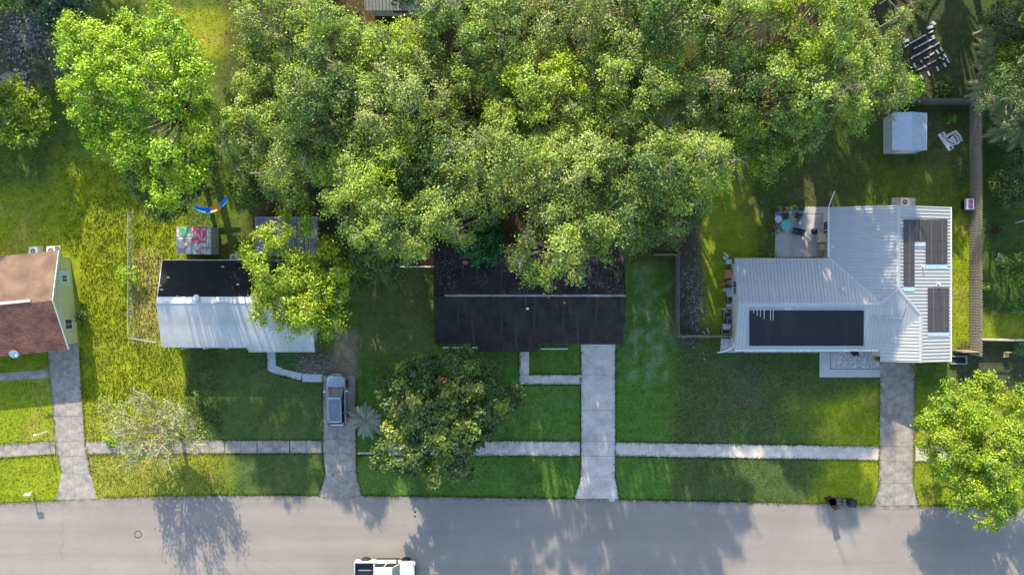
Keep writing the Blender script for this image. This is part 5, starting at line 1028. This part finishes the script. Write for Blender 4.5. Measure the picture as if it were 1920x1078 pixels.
for i, (lab, px_, py_, r_, h_, pm_, pal_) in enumerate((('white pot in the cluster beside the teal table, topped with leaves', 1492, 413, .16, .3, whitem, LIM), ('empty white pot on the patio edge of the cluster', 1500, 418, .18, .32, whitem, None), ('small white pot nearest the dark patio chair', 1501, 410, .13, .25, whitem, None), ('big grey urn at the outer corner of the patio plants', 1460, 411, .32, .6, metalg, None), ('pale pot in front of the teal table', 1474, 433, .17, .25, pavm, None), ('pink-white pot left of the teal table', 1461, 432, .14, .25, whitem, LIM), ('tub of grasses at the outer rim of the patio', 1452, 425, .2, .3, terram, GRY+LIM), ('dark tub of leafy plant on the gravel corner', 1458, 393, .22, .35, blackpl, DRK+LIM), ('dark tub of plant on the gravel beside the corner tub', 1468, 392, .22, .35, blackpl, OAK), ('leafy pot on the gravel strip, middle', 1478, 392, .22, .4, terram, LIM), ('pot with yellow bloom on the gravel strip', 1491, 390, .2, .35, blackpl, YEL), ('dark leafy tub on the gravel strip toward the house', 1503, 391, .24, .4, blackpl, DRK), ('white pot near the gravel strip', 1482, 399, .14, .3, whitem, None), ('low fern tub beside the outer patio rim', 1449, 440, .2, .3, terram, GRY))): pot(lab, px_, py_, r_, h_, pm_, pal_)
p = P(1526, 434, .6); t = thing('kettle_grill', 'black kettle grill on the patio', 'grill', (p.x, p.y, .05)); MB().lathe([(.02, .4), (.2, .45), (.29, .6), (.30, .66), (.25, .8), (.08, .88), (.03, .92)], n=16).build('kettle', blackpl, t, smooth=True)
for i in range(3): a = i*2.09; MB().tube([(.15*math.cos(a), .15*math.sin(a), .5), (.28*math.cos(a), .28*math.sin(a), -.02)], .015, 5).build('leg', metalg, t)
p = P(1537, 431, .5); t = thing('white_tub', 'long white oval tub beside the kettle grill', 'tub', (p.x, p.y, .05), R(8)); mb = MB().lathe([(.55, 0), (.6, .4), (.64, .44), (.58, .44), (.5, .30), (.3, .28)], n=20); mb.v = [(x, y*.5, z) for x, y, z in mb.v]; mb.build('tub', whitem, t, smooth=True); MB().box(-.3, .3, -.02, .02, .42, .46).build('handle', metalg, t)
p = P(1544, 446, .9); t = thing('patio_cabinet', 'cream storage cabinet against the patio wall', 'cabinet', (p.x, p.y, .05)); MB().box(-.3, .3, -.4, .4, 0, .9).build('body', creamp, t); MB().box(-.33, .33, -.43, .43, .9, .95).build('lid', creamp, t); MB().box(-.32, -.3, -.02, .02, .3, .8).build('handle', blackpl, t)
p = P(1542, 463, .7); t = thing('patio_cabinet', 'narrow yellowish cabinet below the cream cabinet', 'cabinet', (p.x, p.y, .05)); MB().box(-.2, .2, -.28, .28, 0, .7).build('body', mat('straw_plastic', (0.45, 0.41, 0.24), .6, .1, 4), t); MB().box(-.22, .22, -.3, .3, .7, .74).build('lid', creamp, t)
pot('pale round bowl planter by the patio inner corner', 1541, 471, .22, .3, pavm, None); pot('planter against the wing wall at the patio end', 1449, 480, .2, .3, blackpl, OAK)
mb = MB().tube([P(1553.5, 388, 2.5), P(1564.5, 359, 3.4)], .045, 6).tube([P(1553.5, 388, 2.5), P(1552.5, 390, -.05)], .045, 6); tag(mb.build('antenna_pole', whitem), 'white leaning antenna pole at the patio corner of the metal roof', 'pole')
# clutter along the end wall of the white metal house
def crate(label, px, py, sx, sy, h, m_, lidm=None, name='crate', cat='crate'):
    p = P(px, py, h); t = thing(name, label, cat, (p.x, p.y, 0), R(random.uniform(-5, 5))); MB().box(-sx/2, sx/2, -sy/2, sy/2, -.01, h-.04).build('body', m_, t); r = MB()
    for a, b, c_, d in ((-sx/2, sx/2, -sy/2, -sy/2+.04), (-sx/2, sx/2, sy/2-.04, sy/2), (-sx/2, -sx/2+.04, -sy/2+.04, sy/2-.04), (sx/2-.04, sx/2, -sy/2+.04, sy/2-.04)): r.box(a, b, c_, d, h-.04, h)
    r.build('rim', lidm or m_, t); return t
def bucket(label, px, py, r, h, m_): p = P(px, py, h); t = thing('bucket', label, 'bucket', (p.x, p.y, 0)); MB().lathe([(r*.8, -.01), (r, h), (r*1.06, h), (r*.9, h-.02), (r*.7, .06)], n=14).build('body', m_, t); MB().tube([(r*math.cos(a), .02, h+r*.5*math.sin(a)) for a in np.linspace(0, math.pi, 7)], .008, 4).build('handle', metalg, t)
crate('orange wooden crate against the end wall of the white metal house', 1367, 514, .65, .8, .7, mat('orange_wood', (0.40, 0.22, 0.09), .7, .2, 4))
bucket('white bucket at the outer end of the clutter row', 1361, 483, .22, .35, whitem); bucket('small white pail beside the red-orange pail', 1358.5, 543.5, .17, .3, whitem); bucket('red-orange pail in the clutter row by the end wall', 1355.5, 532, .2, .35, orangem); bucket('grey pail next to the orange crate', 1367, 530, .22, .4, metalg); bucket('white pail under the side gate rail', 1361, 582, .14, .3, whitem)
crate('grey wire crate in the middle of the clutter row', 1369, 548, .5, .75, .6, metalg, whitem); crate('dark tote with tools near the side gate', 1369, 561, .5, .5, .5, blackpl, metalg); crate('pale grey box next to the side gate rail', 1368, 573, .4, .35, .4, pavm)
crate('black bin box below the side gate rail', 1364, 590, .7, .5, .6, blackpl, metalg); crate('navy tote holding white rags', 1368, 603, .5, .6, .5, mat('navy_plastic', (.02, .03, .08), .5, .1, 4), metalg); crate('grey crate at the lower end of the clutter row', 1363, 612, .75, .5, .5, metalg, pavm); crate('dark crate with pale pieces beside the low plank fence', 1361, 622, .8, .45, .4, blackpl, pavm)
crate('grey bin next to the white bucket by the wing eave', 1367, 491, .5, .45, .55, metalg)
a = P(1354, 579, 1.1); b = P(1378, 579, 1.1); t = thing('side_gate', 'narrow grey gate rail against the end wall of the white metal house', 'gate'); MB().bar(a, b, .06, .06).build('rail', metalg, t); MB().bar(a-Vector((0,0,.6)), b-Vector((0,0,.6)), .05, .05).build('rail', metalg, t)
for q in (a, b, a.lerp(b, .5)): MB().tube([(q.x, q.y, -.05), (q.x, q.y, 1.1)], .025, 6).build('post', metalg, t)
for lab, x_, y_, x2, y2 in (('white plank leaning out of the bucket corner', 1358, 474, 1366, 481), ('longer pale stake by the low plank fence', 1326, 615, 1331, 632), ('shorter pale stake by the low plank fence', 1319, 622, 1325, 632)): tag(MB().bar(P(x_, y_, .9), P(x2, y2, .08), .10, .05).build('plank', whitem if 'white' in lab else pavm), lab, 'plank')
pot('pot with dark shrub in the gravel bed by the porch path', 1601.5, 662, .24, .4, blackpl, [(.02, .03, .02), (.03, .045, .025)], .34, .4)
for lab, px_, py_ in (('low dark planter in the side gravel strip, nearer the downspout', 1393, 654), ('low dark planter in the side gravel strip, nearer the porch path', 1434, 654), ('dark planter in the side gravel strip beside the second low planter', 1511, 653)): pot(lab, px_, py_, .2, .2, blackpl, DRK, .28, .2)
pot('terracotta-rimmed pot at the porch corner of the garage', 1646, 672, .26, .4, terram, DRK, .26, .3); pot('round red-rimmed pot beside the garage corner', 1713, 691, .26, .4, terram, DRK, .25, .3)
p = P(1820, 383, .9); t = thing('patio_cooler', 'white lidded cooler with purple print on a dark stand by the wooden fence', 'cooler', (p.x-.06, p.y, 0)); MB().box(-.3, .3, -.4, .4, -.01, .6).build('stand', blackpl, t); MB().box(-.33, .33, -.48, .48, .6, .9).build('chest', whitem, t); MB().box(-.36, .36, -.5, .5, .9, .95).build('lid', whitem, t); MB().box(-.2, .22, -.4, .4, .95, .956).build('print', purplem, t)
t = thing('frame_cart', 'grey framed trough at the foot of the short wooden fence', 'trough'); a = P(1783, 682, .3); b = P(1813, 668, .3)
for q in ((a.x, b.x, a.y-.03, a.y+.03), (a.x, b.x, b.y-.03, b.y+.03), (b.x-.03, b.x+.03, a.y, b.y), (a.x-.03, a.x+.03, a.y, b.y)): MB().box(*q, -.02, .3).build('side', metalg, t)
MB().box(a.x, b.x, a.y, b.y, .02, .1).build('soil', soilm, t)
tag(MB().tube([P(1903, 418, .6), P(1921, 414, .7), P(1960, 408, .1)], .04, 6).build('fallen_pole', metalg), 'grey pole lying across the shaded lawn beyond the fence', 'pole')
p = P(1888, 665, .5); t = thing('garden_chair', 'yellow wooden chair in the shaded lot below the pale low fence', 'chair', (p.x, p.y, 0)); ym = mat('yellow_wood', (.42, .36, .14), .8, .2, 5); MB().box(-.25, .25, -.25, .25, .4, .44).build('seat', ym, t); MB().box(-.25, .25, .22, .27, .44, .85).build('backrest', ym, t)
for s in (-1, 1):
    for yy in (-.22, .22): MB().box(s*.22-.02, s*.22+.02, yy-.02, yy+.02, -.01, .4).build('leg', ym, t)
# pale roof of a house behind the oaks
hN = thing('rear_neighbour_house', 'pale-roofed house beyond the oaks at the canopy gap', 'house'); a = P(684, 20, 2.7); b = P(880, -140, 2.7); ym_ = (a.y+b.y)/2
metal_roof(hN, [(a.x, a.y, 2.7), (b.x, a.y, 2.7), (b.x, ym_, 3.8), (a.x, ym_, 3.8)], wroof); metal_roof(hN, [(a.x, b.y, 2.7), (a.x, ym_, 3.8), (b.x, ym_, 3.8), (b.x, b.y, 2.7)], wroof); gable_wall(hN, creamst, 'x', a.x+.4, b.x-.4, ym_, (b.y-a.y)/2, 2.7, 3.8); window(hN, (a.x+3, a.y+.45, 1.4), S_DIR, 1.4, 1.1)
